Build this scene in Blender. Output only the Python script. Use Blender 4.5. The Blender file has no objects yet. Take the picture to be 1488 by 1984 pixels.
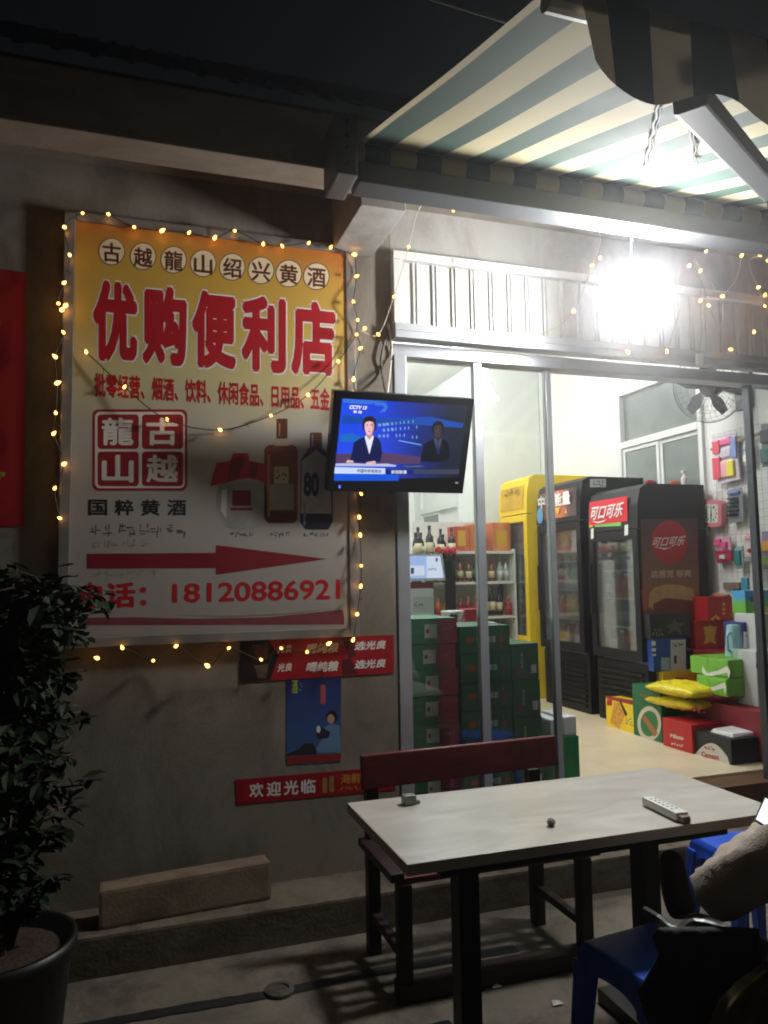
import bpy, bmesh, math, random
from mathutils import Vector, Matrix
from mathutils.geometry import tessellate_polygon
random.seed(7)
scene = bpy.context.scene
COL = scene.collection
V = Vector

# ------------------------------------------------------------------ camera, night sky, exposure
YAW, PITCH, ROLL, FOC = math.radians(18.39), math.radians(4.77), math.radians(-0.937), 1481.6
CAM = V((0.0, -3.45, 1.48))
_f = V((math.sin(YAW)*math.cos(PITCH), math.cos(YAW)*math.cos(PITCH), math.sin(PITCH)))
_r = V((math.cos(YAW), -math.sin(YAW), 0.0))
_u = _r.cross(_f)
RGT = _r*math.cos(ROLL) + _u*math.sin(ROLL)
UPV = -_r*math.sin(ROLL) + _u*math.cos(ROLL)
FWD = _f
cd = bpy.data.cameras.new('camera'); cam = bpy.data.objects.new('camera', cd); COL.objects.link(cam)
cam.matrix_world = Matrix((( RGT.x, UPV.x, -FWD.x, CAM.x), (RGT.y, UPV.y, -FWD.y, CAM.y), (RGT.z, UPV.z, -FWD.z, CAM.z), (0, 0, 0, 1)))
cd.sensor_fit = 'HORIZONTAL'; cd.sensor_width = 36.0; cd.lens = 36.0*FOC/1488.0
cd.clip_start = 0.02; cd.clip_end = 400
scene.camera = cam
scene.view_settings.view_transform = 'Standard'; scene.view_settings.look = 'None'
scene.view_settings.exposure = 0.0; scene.view_settings.gamma = 1.0
scene.render.film_transparent = False
scene.cycles.max_bounces = 7; scene.cycles.diffuse_bounces = 4; scene.cycles.glossy_bounces = 3
scene.cycles.transparent_max_bounces = 12; scene.cycles.transmission_bounces = 3
scene.cycles.sample_clamp_indirect = 3.0; scene.cycles.caustics_reflective = False; scene.cycles.caustics_refractive = False
scene.cycles.use_denoising = True; scene.cycles.filter_width = 1.9

world = bpy.data.worlds.new('World'); scene.world = world; world.use_nodes = True
nt = world.node_tree; bg = nt.nodes['Background']
tc = nt.nodes.new('ShaderNodeTexCoord'); sx = nt.nodes.new('ShaderNodeSeparateXYZ'); cr = nt.nodes.new('ShaderNodeValToRGB')
nt.links.new(tc.outputs['Generated'], sx.inputs[0]); nt.links.new(sx.outputs['Z'], cr.inputs[0]); nt.links.new(cr.outputs[0], bg.inputs[0])
cr.color_ramp.elements[0].position = 0.0; cr.color_ramp.elements[0].color = (0.020, 0.018, 0.015, 1)   # town glow low in the night sky
cr.color_ramp.elements[1].position = 0.55; cr.color_ramp.elements[1].color = (0.0022, 0.0026, 0.003, 1)
bg.inputs[1].default_value = 1.15

LAMP = V((2.16, -0.60, 2.71)); LAMP_N = V((-0.64, -0.76, -0.06)).normalized()
LAMP_L = 330.0
ROOM_W = 265.0

# ------------------------------------------------------------------ helpers
def ray(u, v): return FWD + RGT*((u-744.0)/FOC) - UPV*((v-992.0)/FOC)
def onY(u, v, y): d = ray(u, v); return CAM + d*((y-CAM.y)/d.y)
def onX(u, v, x): d = ray(u, v); return CAM + d*((x-CAM.x)/d.x)
def onZ(u, v, z): d = ray(u, v); return CAM + d*((z-CAM.z)/d.z)
class Plane:
    def __init__(s, p, n): s.p = V(p); s.n = V(n).normalized()
    def hit(s, u, v): d = ray(u, v); return CAM + d*((s.p-CAM).dot(s.n)/d.dot(s.n))
def PY(y): return Plane((0, y, 0), (0, -1, 0))
def PX(x): return Plane((x, 0, 0), (-1, 0, 0))

def proj(p):
    d = V(p)-CAM; z = d.dot(FWD); return (744+FOC*d.dot(RGT)/z, 992-FOC*d.dot(UPV)/z)
def lin(c):
    return tuple(((x/255.0)/12.92 if x/255.0 <= 0.04045 else ((x/255.0+0.055)/1.055)**2.4) for x in c)
MATS = {}
GRIME = {'weathered_plaster': (2.4, (1, 1, .55), .62), 'grey_render': (3.0, (1, 1, .5), .72), 'painted_beam': (3, (.6, 1, 1.5), .7), 'dirty_concrete': (3.2, (1, 1, 1), .36), 'step_concrete': (5, (1, 1, 2), .4), 'kerb_stone': (9, (1, 1, 1), .6), 'cream_floor_tile': (3, (1, 1, 1), .86), 'dark_red_wood': (14, (.25, 1, 1), .6), 'white_sheet_metal': (5, (1, 1, .3), .9)}
def mat(name, col, rough=0.6, metal=0.0, noise=0.0, scale=12.0, bump=0.0, bscale=80.0, spec=0.4, emit=None, estr=0.0, detail=4):
    if name in MATS: return MATS[name]
    m = bpy.data.materials.new(name); m.use_nodes = True; t = m.node_tree; b = t.nodes['Principled BSDF']
    c = lin(col)
    b.inputs['Base Color'].default_value = (*c, 1); b.inputs['Roughness'].default_value = rough
    b.inputs['Metallic'].default_value = metal; b.inputs['Specular IOR Level'].default_value = spec
    co = None
    if noise or bump: co = t.nodes.new('ShaderNodeTexCoord')
    if noise:
        n = t.nodes.new('ShaderNodeTexNoise'); n.inputs['Scale'].default_value = scale; n.inputs['Detail'].default_value = detail; n.inputs['Roughness'].default_value = 0.65
        r = t.nodes.new('ShaderNodeValToRGB')
        r.color_ramp.elements[0].position = 0.3; r.color_ramp.elements[1].position = 0.7
        r.color_ramp.elements[0].color = (*[x*(1-noise) for x in c], 1); r.color_ramp.elements[1].color = (*[min(1, x*(1+noise)) for x in c], 1)
        t.links.new(co.outputs['Object'], n.inputs['Vector']); t.links.new(n.outputs['Fac'], r.inputs[0]); t.links.new(r.outputs[0], b.inputs['Base Color'])
        rr = t.nodes.new('ShaderNodeMapRange'); rr.inputs[3].default_value = max(0.02, rough-0.12); rr.inputs[4].default_value = min(1, rough+0.12)
        t.links.new(n.outputs['Fac'], rr.inputs[0]); t.links.new(rr.outputs[0], b.inputs['Roughness'])
    if noise and name in GRIME:
        n3 = t.nodes.new('ShaderNodeTexNoise'); n3.inputs['Scale'].default_value = GRIME[name][0]; n3.inputs['Detail'].default_value = 12; n3.inputs['Roughness'].default_value = 0.75; n3.inputs['Distortion'].default_value = 0.6
        mp = t.nodes.new('ShaderNodeMapping'); mp.inputs['Scale'].default_value = GRIME[name][1]; r3 = t.nodes.new('ShaderNodeValToRGB'); q = GRIME[name][2]
        r3.color_ramp.elements[0].position = 0.36; r3.color_ramp.elements[0].color = (q, q*.97, q*.92, 1); r3.color_ramp.elements[1].position = 0.56; r3.color_ramp.elements[1].color = (1, 1, 1, 1)
        mx = t.nodes.new('ShaderNodeMix'); mx.data_type = 'RGBA'; mx.blend_type = 'MULTIPLY'; mx.inputs[0].default_value = 1.0
        t.links.new(co.outputs['Object'], mp.inputs[0]); t.links.new(mp.outputs[0], n3.inputs['Vector']); t.links.new(n3.outputs['Fac'], r3.inputs[0]); t.links.new(r.outputs[0], mx.inputs[6]); t.links.new(r3.outputs[0], mx.inputs[7]); t.links.new(mx.outputs[2], b.inputs['Base Color'])
    if bump:
        n2 = t.nodes.new('ShaderNodeTexNoise'); n2.inputs['Scale'].default_value = bscale; n2.inputs['Detail'].default_value = 5
        bp = t.nodes.new('ShaderNodeBump'); bp.inputs['Strength'].default_value = bump; bp.inputs['Distance'].default_value = 0.01
        t.links.new(co.outputs['Object'], n2.inputs['Vector']); t.links.new(n2.outputs['Fac'], bp.inputs['Height']); t.links.new(bp.outputs[0], b.inputs['Normal'])
    if emit:
        b.inputs['Emission Color'].default_value = (*lin(emit), 1); b.inputs['Emission Strength'].default_value = estr
    MATS[name] = m; return m
def ramp_mat(name, stops, p0, p1, rough=0.5, noise=0.0, nscale=3.0, estr=0.0, radial=None):
    """colour laid along the line p0 -> p1 (world points), with an optional noise wobble"""
    if name in MATS: return MATS[name]
    m = bpy.data.materials.new(name); m.use_nodes = True; t = m.node_tree; b = t.nodes['Principled BSDF']
    p0, p1 = V(p0), V(p1); d = p1-p0; d = d/(d.length_squared)
    g = t.nodes.new('ShaderNodeNewGeometry'); s = t.nodes.new('ShaderNodeVectorMath'); s.operation = 'SUBTRACT'; s.inputs[1].default_value = p0
    q = t.nodes.new('ShaderNodeVectorMath'); q.operation = 'DOT_PRODUCT'; q.inputs[1].default_value = d
    t.links.new(g.outputs['Position'], s.inputs[0]); t.links.new(s.outputs[0], q.inputs[0])
    last = q.outputs['Value']
    if noise:
        n = t.nodes.new('ShaderNodeTexNoise'); n.inputs['Scale'].default_value = nscale; n.inputs['Detail'].default_value = 4
        t.links.new(g.outputs['Position'], n.inputs['Vector'])
        a = t.nodes.new('ShaderNodeMath'); a.operation = 'MULTIPLY_ADD'; a.inputs[1].default_value = noise; 
        t.links.new(n.outputs['Fac'], a.inputs[0]); t.links.new(last, a.inputs[2])
        a2 = t.nodes.new('ShaderNodeMath'); a2.operation = 'SUBTRACT'; a2.inputs[1].default_value = noise*0.5
        t.links.new(a.outputs[0], a2.inputs[0]); last = a2.outputs[0]
    r = t.nodes.new('ShaderNodeValToRGB'); e = r.color_ramp.elements
    while len(e) < len(stops): e.new(0.5)
    for k, (pos, c) in enumerate(stops): e[k].position = pos; e[k].color = (*lin(c), 1)
    t.links.new(last, r.inputs[0])
    b.inputs['Roughness'].default_value = rough
    if estr:
        b.inputs['Base Color'].default_value = (0.01, 0.01, 0.012, 1)
        t.links.new(r.outputs[0], b.inputs['Emission Color']); b.inputs['Emission Strength'].default_value = estr
    else: t.links.new(r.outputs[0], b.inputs['Base Color'])
    MATS[name] = m; return m
def emis(name, col, s):
    if name in MATS: return MATS[name]
    m = bpy.data.materials.new(name); m.use_nodes = True; t = m.node_tree
    t.nodes.remove(t.nodes['Principled BSDF']); e = t.nodes.new('ShaderNodeEmission'); e.inputs[0].default_value = (*col, 1); e.inputs[1].default_value = s
    t.links.new(e.outputs[0], t.nodes['Material Output'].inputs[0]); MATS[name] = m; return m
def glass_mat(name, tint=(0.93, 0.96, 0.95), dirt=0.05, gloss=0.09, rough=0.02):
    if name in MATS: return MATS[name]
    m = bpy.data.materials.new(name); m.use_nodes = True; t = m.node_tree; t.nodes.remove(t.nodes['Principled BSDF'])
    tr = t.nodes.new('ShaderNodeBsdfTransparent'); tr.inputs[0].default_value = (*tint, 1)
    gl = t.nodes.new('ShaderNodeBsdfGlossy'); gl.inputs['Roughness'].default_value = rough
    df = t.nodes.new('ShaderNodeBsdfDiffuse'); df.inputs[0].default_value = (0.75, 0.77, 0.78, 1)
    fr = t.nodes.new('ShaderNodeLayerWeight'); fr.inputs[0].default_value = 0.25
    mr = t.nodes.new('ShaderNodeMapRange'); mr.inputs[3].default_value = gloss*0.6; mr.inputs[4].default_value = 0.6
    t.links.new(fr.outputs['Fresnel'], mr.inputs[0])
    m1 = t.nodes.new('ShaderNodeMixShader'); m2 = t.nodes.new('ShaderNodeMixShader')
    co = t.nodes.new('ShaderNodeNewGeometry'); n = t.nodes.new('ShaderNodeTexNoise'); n.inputs['Scale'].default_value = 3.5; n.inputs['Detail'].default_value = 6
    mp = t.nodes.new('ShaderNodeMapping'); mp.inputs['Scale'].default_value = (1, 1, 0.35)
    t.links.new(co.outputs['Position'], mp.inputs[0]); t.links.new(mp.outputs[0], n.inputs['Vector'])
    dr = t.nodes.new('ShaderNodeMapRange'); dr.inputs[1].default_value = 0.35; dr.inputs[2].default_value = 0.75; dr.inputs[3].default_value = dirt*0.3; dr.inputs[4].default_value = dirt*1.7
    t.links.new(n.outputs['Fac'], dr.inputs[0])
    t.links.new(dr.outputs[0], m1.inputs[0]); t.links.new(tr.outputs[0], m1.inputs[1]); t.links.new(df.outputs[0], m1.inputs[2])
    t.links.new(mr.outputs[0], m2.inputs[0]); t.links.new(m1.outputs[0], m2.inputs[1]); t.links.new(gl.outputs[0], m2.inputs[2])
    t.links.new(m2.outputs[0], t.nodes['Material Output'].inputs[0]); MATS[name] = m; return m

WT = {}   # world translation of every object's matrix
def thing(name, label, cat, loc=(0, 0, 0), group=None):
    o = bpy.data.objects.new(name, None); o.empty_display_size = 0.1; COL.objects.link(o); o.location = loc
    WT[o] = V(loc); tag(o, label, cat, group); return o
def tag(o, label, cat, group=None):
    o['label'] = label; o['category'] = cat
    if group: o['group'] = group
    return o
def link(name, me, m, parent=None, smooth=False):
    """vertices are in world space; a top-level mesh gets its origin at its base"""
    o = bpy.data.objects.new(name, me); COL.objects.link(o)
    for mm in (m if isinstance(m, (list, tuple)) else [m]): me.materials.append(mm)
    if smooth:
        for p in me.polygons: p.use_smooth = True
    if parent is None:
        xs = [v.co for v in me.vertices]
        b = V((sum(min(c[i] for c in xs)+max(c[i] for c in xs) for i in (0,))/2, (min(c.y for c in xs)+max(c.y for c in xs))/2, min(c.z for c in xs)))
        me.transform(Matrix.Translation(-b)); o.location = b; WT[o] = b
    else:
        o.parent = parent; o.matrix_parent_inverse = Matrix.Translation(-WT[parent]); WT[o] = V((0, 0, 0))
    return o
def obj(name, bm, m, parent=None, smooth=False, rn=True):
    if rn: bmesh.ops.recalc_face_normals(bm, faces=bm.faces[:])
    me = bpy.data.meshes.new(name); bm.to_mesh(me); bm.free()
    return link(name, me, m, parent, smooth)
def struct(name, bm, m):
    o = obj(name, bm, m); o['kind'] = 'structure'; return o
def BM(): return bmesh.new()
def add(bm, verts, faces, mi=0):
    vs = [bm.verts.new(v) for v in verts]; out = []
    for f in faces:
        fc = bm.faces.new([vs[i] for i in f]); fc.material_index = mi; out.append(fc)
    return vs
def hexa(bm, c, mi=0, bev=0.0):
    """c: 8 corners, bottom ring then top ring"""
    t = bmesh.new(); add(t, c, [(3, 2, 1, 0), (4, 5, 6, 7), (0, 1, 5, 4), (1, 2, 6, 5), (2, 3, 7, 6), (3, 0, 4, 7)], mi)
    if bev: bmesh.ops.bevel(t, geom=t.edges[:], offset=bev, segments=2, profile=0.7, affect='EDGES')
    me = bpy.data.meshes.new('tmp'); t.to_mesh(me); t.free(); bm.from_mesh(me); bpy.data.meshes.remove(me)
def box(bm, x0, x1, y0, y1, z0, z1, bev=0.0, mi=0):
    hexa(bm, [(x0, y0, z0), (x1, y0, z0), (x1, y1, z0), (x0, y1, z0), (x0, y0, z1), (x1, y0, z1), (x1, y1, z1), (x0, y1, z1)], mi, bev)
def frame_of(d):
    d = V(d).normalized(); a = V((0, 0, 1)) if abs(d.z) < 0.9 else V((1, 0, 0))
    s = d.cross(a).normalized(); return s, s.cross(d).normalized()
def bar(bm, p0, p1, w, h, bev=0.0, mi=0):
    p0, p1 = V(p0), V(p1); s, t = frame_of(p1-p0); s = s*w/2; t = t*h/2
    hexa(bm, [p0-s-t, p0+s-t, p0+s+t, p0-s+t, p1-s-t, p1+s-t, p1+s+t, p1-s+t], mi, bev)
def tube(bm, pts, r, n=8, caps=True, mi=0):
    pts = [V(p) for p in pts]; rings = []
    for i, p in enumerate(pts):
        d = (pts[min(i+1, len(pts)-1)]-pts[max(i-1, 0)])
        s, t = frame_of(d); rr = r[i] if isinstance(r, (list, tuple)) else r
        rings.append([bm.verts.new(p+(s*math.cos(2*math.pi*k/n)+t*math.sin(2*math.pi*k/n))*rr) for k in range(n)])
    for a, b in zip(rings, rings[1:]):
        for k in range(n):
            f = bm.faces.new((a[k], a[(k+1) % n], b[(k+1) % n], b[k])); f.material_index = mi
    if caps:
        bm.faces.new(rings[0][::-1]).material_index = mi; bm.faces.new(rings[-1]).material_index = mi
def spline(pts, k=6):
    pts = [V(p) for p in pts]; out = []
    for i in range(len(pts)-1):
        p0, p1, p2, p3 = pts[max(i-1, 0)], pts[i], pts[i+1], pts[min(i+2, len(pts)-1)]
        for j in range(k):
            t = j/k; out.append(0.5*((2*p1)+(p2-p0)*t+(2*p0-5*p1+4*p2-p3)*t*t+(3*p1-p0-3*p2+p3)*t**3))
    return out+[pts[-1]]
def lathe(bm, prof, at=(0, 0, 0), n=16, mi=0):
    at = V(at); rings = []
    for r, z in prof:
        rings.append([bm.verts.new(at+V((max(r, 1e-4)*math.cos(2*math.pi*k/n), max(r, 1e-4)*math.sin(2*math.pi*k/n), z))) for k in range(n)])
    for a, b in zip(rings, rings[1:]):
        for k in range(n): bm.faces.new((a[k], a[(k+1) % n], b[(k+1) % n], b[k])).material_index = mi
    bm.faces.new(rings[0][::-1]).material_index = mi; bm.faces.new(rings[-1]).material_index = mi
def ell(cx, cy, rx, ry, n=28, a0=0.0): return [(cx+rx*math.cos(a0+2*math.pi*k/n), cy+ry*math.sin(a0+2*math.pi*k/n)) for k in range(n)]
def rrect(x0, y0, x1, y1, r, n=5):
    o = []
    for cx, cy, a in ((x1-r, y1-r, 0), (x0+r, y1-r, 90), (x0+r, y0+r, 180), (x1-r, y0+r, 270)):
        for k in range(n+1): t = math.radians(a+90*k/n); o.append((cx+r*math.cos(t), cy+r*math.sin(t)))
    return o
LAY = [0]
def prn(parent, name, polys, plane, m, off=0.0012):
    """flat print on a real surface: polygons given where they lie on that surface"""
    bm = BM()
    for p in (polys if isinstance(polys[0], list) else [polys]):
        vs = [bm.verts.new(plane.hit(*q)+plane.n*off*0.3) for q in p]
        for tri in tessellate_polygon([[V((q[0], q[1], 0)) for q in p]]):
            try: f = bm.faces.new([vs[i] for i in tri])
            except Exception: continue
            f.normal_update()
            if f.normal.dot(plane.n) < 0: f.normal_flip()
    return obj(name, bm, m, parent, rn=False)
TXT = {}
def glyphs(body, bold=0.0):
    key = (body, bold)
    if key in TXT: return TXT[key]
    c = bpy.data.curves.new('text', 'FONT'); c.body = body; c.size = 1.0; c.resolution_u = 4; c.fill_mode = 'FRONT'
    o = bpy.data.objects.new('text', c); COL.objects.link(o)
    dg = bpy.context.evaluated_depsgraph_get(); dg.update()
    me = bpy.data.meshes.new_from_object(o.evaluated_get(dg))
    vs = [v.co.copy() for v in me.vertices]; fs = [tuple(p.vertices) for p in me.polygons]
    bpy.data.objects.remove(o); bpy.data.curves.remove(c); bpy.data.meshes.remove(me)
    vs = [(v.x, v.y, 0.0) for v in vs]; n0 = len(vs); f0 = list(fs)
    if bold > 0:                     # heavier weight: the same strokes printed again, shifted by a hair
        for k in range(8 if bold > 0.035 else 4):
            a = 2*math.pi*k/(8 if bold > 0.035 else 4)+0.4; o_ = len(vs)
            vs += [(x+bold*math.cos(a), y+bold*math.sin(a), (k+1)*0.00006) for x, y, _ in vs[:n0]]; fs += [tuple(i+o_ for i in f) for f in f0]
    if vs:
        x0, x1 = min(v[0] for v in vs), max(v[0] for v in vs); y0, y1 = min(v[1] for v in vs), max(v[1] for v in vs)
        vs = [((v[0]-x0)/max(x1-x0, 1e-6), (v[1]-y0)/max(y1-y0, 1e-6), v[2]) for v in vs]
    TXT[key] = (vs, fs); return TXT[key]
def text(parent, body, quad, plane, m, bold=0.02, off=0.002, slant=0.0, name='lettering'):
    """lettering stretched on the quad TL, TR, BR, BL lying on the surface"""
    vs, fs = glyphs(body, bold)
    TL, TR, BR, BL = [plane.hit(*q) if len(q) == 2 else V(q) for q in quad]
    bm = BM(); bv = []
    for s, t, dz in vs:
        s2 = s+slant*(t-0.5)
        bv.append(bm.verts.new((BL*(1-s2)+BR*s2)*(1-t)+(TL*(1-s2)+TR*s2)*t+plane.n*(off*0.3+dz*0.35)))
    for f in fs:
        try: bm.faces.new([bv[i] for i in f])
        except Exception: pass
    return obj(name, bm, m, parent, rn=False)
def Q(x0, y0, x1, y1, s=0.0): return [(x0, y0), (x1, y0+s), (x1, y1+s), (x0, y1)]
def strokes(parent, quad, n, plane, m, off=0.0016, h=0.8, seed=1, name='lettering'):
    """a line of writing too small to read: short pen strokes"""
    rnd = random.Random(seed); (x0, y0), (x1, y1), (x2, y2), (x3, y3) = quad; polys = []
    for k in range(n):
        for j in range(5):
            s = (k+0.12+0.7*rnd.random())/n; t = 0.1+0.75*rnd.random()
            px = (x3*(1-s)+x2*s)*(1-t)+(x0*(1-s)+x1*s)*t; py = (y3*(1-s)+y2*s)*(1-t)+(y0*(1-s)+y1*s)*t
            L = abs(x1-x0)/n*(0.25+0.3*rnd.random()); w = max(0.7, abs(y3-y0)*0.055)
            if rnd.random() < 0.55: polys.append([(px-L/2, py-w), (px+L/2, py-w*1.5), (px+L/2, py+w*0.6), (px-L/2, py+w)])
            else: polys.append([(px-w, py-L/2), (px+w, py-L/2), (px+w*0.4, py+L/2), (px-w, py+L/2)])
    return prn(parent, name, polys, plane, m, off)
def copy_tree(o, parent=None):
    c = o.copy(); COL.objects.link(c)
    if parent: c.parent = parent
    for ch in list(o.children): copy_tree(ch, c)
    return c

# ------------------------------------------------------------------ materials
WALL = mat('weathered_plaster', (134, 126, 114), 0.85, noise=0.18, scale=1.6, bump=0.10, bscale=90, detail=8)
WALLG = mat('grey_render', (172, 170, 165), 0.85, noise=0.12, scale=2.0, bump=0.10, bscale=90, detail=8)
BEAM = mat('painted_beam', (150, 137, 122), 0.8, noise=0.12, scale=3, bump=0.08, bscale=60)
INWALL = mat('white_room_paint', (234, 235, 231), 0.8, noise=0.03, scale=1.5, bump=0.08)
FLOOR = mat('cream_floor_tile', (222, 208, 176), 0.35, noise=0.05, scale=2.5)
CONC = mat('dirty_concrete', (112, 105, 92), 0.85, noise=0.35, scale=2.6, bump=0.22, bscale=70, detail=10)
CONC2 = mat('step_concrete', (112, 102, 88), 0.85, noise=0.28, scale=4, bump=0.22, bscale=80, detail=9)
ROOF = mat('dark_roof_tile', (52, 50, 48), 0.8, noise=0.3, scale=8, bump=0.5, bscale=20)
ALU = mat('aluminium_frame', (178, 181, 187), 0.4, 0.45, noise=0.08, scale=8)
ALUD = mat('dark_frame', (62, 66, 72), 0.45, 0.5, noise=0.1, scale=8)
WMET = mat('white_sheet_metal', (228, 229, 228), 0.42, 0.0, noise=0.05, scale=3, spec=0.5)
GLASS = glass_mat('shop_glass', dirt=0.028, gloss=0.10)
CGLASS = glass_mat('cooler_glass', (0.8, 0.84, 0.83), dirt=0.07, gloss=0.12)
WINGL = mat('reflection_grey_glass', (118, 126, 122), 0.12, noise=0.25, scale=1.6, spec=0.8)  # opaque grey, the room's reflection is put into the base colour
BLK = mat('black_plastic', (16, 17, 19), 0.4, noise=0.1, scale=20)
BLKP = mat('black_paint', (15, 15, 17), 0.45, noise=0.15, scale=15, spec=0.25)
WHT = mat('white_print', (228, 228, 224), 0.5)
WPL = mat('white_plastic', (225, 226, 224), 0.4, noise=0.03)
RED = mat('red_print', (165, 22, 34), 0.5, noise=0.06, scale=6)
DRED = mat('deep_red_print', (120, 18, 30), 0.5, noise=0.08, scale=6)
GOLD = mat('gold_print', (214, 170, 58), 0.45)
BLKPR = mat('black_print', (28, 26, 26), 0.6)
GREY = mat('grey_print', (140, 138, 132), 0.6)
YEL = mat('yellow_print', (238, 205, 30), 0.45, noise=0.05)
GREEN = mat('beer_green_card', (30, 118, 72), 0.5, noise=0.1, scale=6)
DGREEN = mat('dark_green_card', (24, 88, 56), 0.5, noise=0.1, scale=6)
CRED = mat('carton_red', (150, 24, 40), 0.5, noise=0.08, scale=6)
CORD = mat('dark_cord', (58, 54, 46), 0.6)
CORDW = mat('pale_cord', (205, 200, 185), 0.5)
BULB = emis('warm_bulb_glow', (1.0, 0.42, 0.085), 9.0)

# ------------------------------------------------------------------ ground and steps
bm = BM(); box(bm, -12, 14, -30, -0.268, -0.3, 0.0); struct('ground', bm, CONC)
bm = BM(); box(bm, -6, 8, -0.266, 0.02, -0.3, 0.15, 0.012); struct('kerb_step', bm, CONC2)
bm = BM(); box(bm, -6, 1.2, 0.022, 0.09, -0.3, 0.285, 0.01); struct('upper_step', bm, CONC2)
bm = BM(); box(bm, 1.2, 8, 0.022, 0.2, -0.3, 0.305, 0.008); struct('threshold', bm, mat('brown_stone', (92, 66, 50), 0.5, noise=0.3, scale=9))
bm = BM(); box(bm, 1.2, 4.3, 0.202, 5.7, -0.3, 0.32); struct('shop_floor', bm, FLOOR)
bm = BM()
gp = [onZ(40, 2015, 0), onZ(200, 1984, 0), onZ(360, 1955, 0), onZ(520, 1928, 0), onZ(640, 1903, 0), onZ(760, 1878, 0), onZ(1000, 1838, 0)]
gp = spline(gp, 8); rw = [0.026+random.uniform(-.003, .004) for _ in gp]
for k, (a, b) in enumerate(zip(gp, gp[1:])):
    w, w2 = rw[k], rw[k+1]; add(bm, [(a.x, a.y-w, 0.004), (b.x, b.y-w2, 0.004), (b.x, b.y+w2, 0.004), (a.x, a.y+w, 0.004)], [(0, 1, 2, 3)])
struct('drain_groove', bm, mat('dark_groove', (26, 26, 24), 0.7, noise=0.3, scale=20))  # flat dark strip laid on the ground as the groove
c = onZ(541, 1922, 0)
bm = BM(); lathe(bm, [(0.055, 0.004), (0.053, 0.012), (0.036, 0.014), (0.033, 0.009), (0.0, 0.009)], (c.x, c.y, 0), 24)
tag(obj('drain_cap', bm, mat('worn_drain', (84, 80, 74), 0.6, 0.3, noise=0.4, scale=30), smooth=False), 'small round worn drain cap set in the ground groove', 'drain')

# ------------------------------------------------------------------ the shop building
b0 = thing('shop_building', 'grey plastered shop building with concrete eave beam and tiled roof', 'building', (1.5, 0, 0))
WF = 0.0
bm = BM()
box(bm, -6, 1.20, 0.0, 0.24, 0.0, 3.5)
obj('front_wall', bm, WALL, b0)
bm = BM()
box(bm, 1.202, 8, 0.0, 0.24, 2.70, 3.5)
box(bm, 4.35, 8, 0.0, 0.24, 0.3, 2.698)
obj('shopfront_wall', bm, WALLG, b0)
bm = BM(); box(bm, -6, 8, -0.66, -0.50, 3.07, 3.30, 0.006); obj('eave_beam', bm, BEAM, b0)
bm = BM(); box(bm, -6, 8, -0.498, -0.002, 3.302, 3.42); obj('eave_slab', bm, WALL, b0)
for x0 in (0.902, 4.75, -2.9):
    bm = BM(); box(bm, x0, x0+0.20, -0.498, -0.002, 3.03, 3.30, 0.004); obj('bracket_beam', bm, WALLG, b0)
bm = BM()
for k in range(110): tube(bm, [(-6+k*0.13, -0.60, 3.416), (-6+k*0.13, 2.1, 5.341)], 0.02, 6)
add(bm, [(-6, -0.70, 3.34), (8, -0.70, 3.34), (8, 2.1, 5.34), (-6, 2.1, 5.34)], [(0, 1, 2, 3)])
obj('roof', bm, ROOF, b0)
bm = BM()
box(bm, 3.42, 4.24, 3.86, 4.0, 0.30, 3.7)                # inner back wall, right part
box(bm, 3.42, 3.56, 4.0, 5.6, 0.30, 3.7)                 # side of the alcove
box(bm, 1.0, 3.56, 5.6, 5.74, 0.30, 3.7)                 # far wall of the alcove
box(bm, 1.0, 1.2, 0.242, 5.6, 0.30, 3.7)                 # left wall
# right wall with the window opening (y 1.36-2.42, z 1.75-3.10)
box(bm, 4.25, 4.40, 0.242, 1.36, 0.30, 3.7); box(bm, 4.25, 4.40, 2.44, 4.0, 0.30, 3.7)
box(bm, 4.25, 4.40, 1.362, 2.438, 0.30, 1.75); box(bm, 4.25, 4.40, 1.362, 2.438, 3.12, 3.7)
obj('inner_wall', bm, INWALL, b0)
bm = BM(); box(bm, 1.0, 4.4, 0.242, 5.74, 3.702, 3.8); obj('ceiling', bm, INWALL, b0)
WFR = mat('white_window_frame', (226, 228, 226), 0.4, noise=0.03)
def xwindow(x, y0, y1, z0, z1, zt, sashes):
    bm = BM(); t = 0.045
    box(bm, x-0.03, x+0.05, y0, y0+t, z0, z1, 0.003); box(bm, x-0.03, x+0.05, y1-t, y1, z0, z1, 0.003)
    box(bm, x-0.031, x+0.05, y0+t, y1-t, z1-t, z1, 0.003); box(bm, x-0.031, x+0.05, y0+t, y1-t, z0, z0+t, 0.003)
    box(bm, x-0.032, x+0.05, y0+t, y1-t, zt-0.03, zt+0.03, 0.003)
    w = obj('window', bm, WFR, b0)
    bm = BM(); box(bm, x+0.02, x+0.03, y0+t, y1-t, zt+0.03, z1-t); obj('pane', bm, WINGL, w)
    n = sashes; ys = [y0+t+(y1-y0-2*t)*k/n for k in range(n+1)]
    for k in range(n):
        a, b = ys[k], ys[k+1]; xx = x-0.012*(k % 2)
        bm = BM(); q = 0.035
        box(bm, xx, xx+0.03, a, a+q, z0+t, zt-0.03, 0.003); box(bm, xx, xx+0.03, b-q, b, z0+t, zt-0.03, 0.003)
        box(bm, xx-.001, xx+0.03, a+q, b-q, zt-0.065, zt-0.03, 0.003); box(bm, xx-.001, xx+0.03, a+q, b-q, z0+t, z0+t+q, 0.003)
        obj('sash', bm, WFR, w)
        bm = BM(); box(bm, xx+0.012, xx+0.018, a+q, b-q, z0+t+q, zt-0.065); obj('pane', bm, WINGL, w)
    return w
w1 = xwindow(4.25, 1.36, 2.44, 1.75, 3.12, 2.62, 2)
xwindow(3.415, 4.15, 5.35, 1.55, 2.75, 2.25, 2)
bm = BM()
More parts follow.
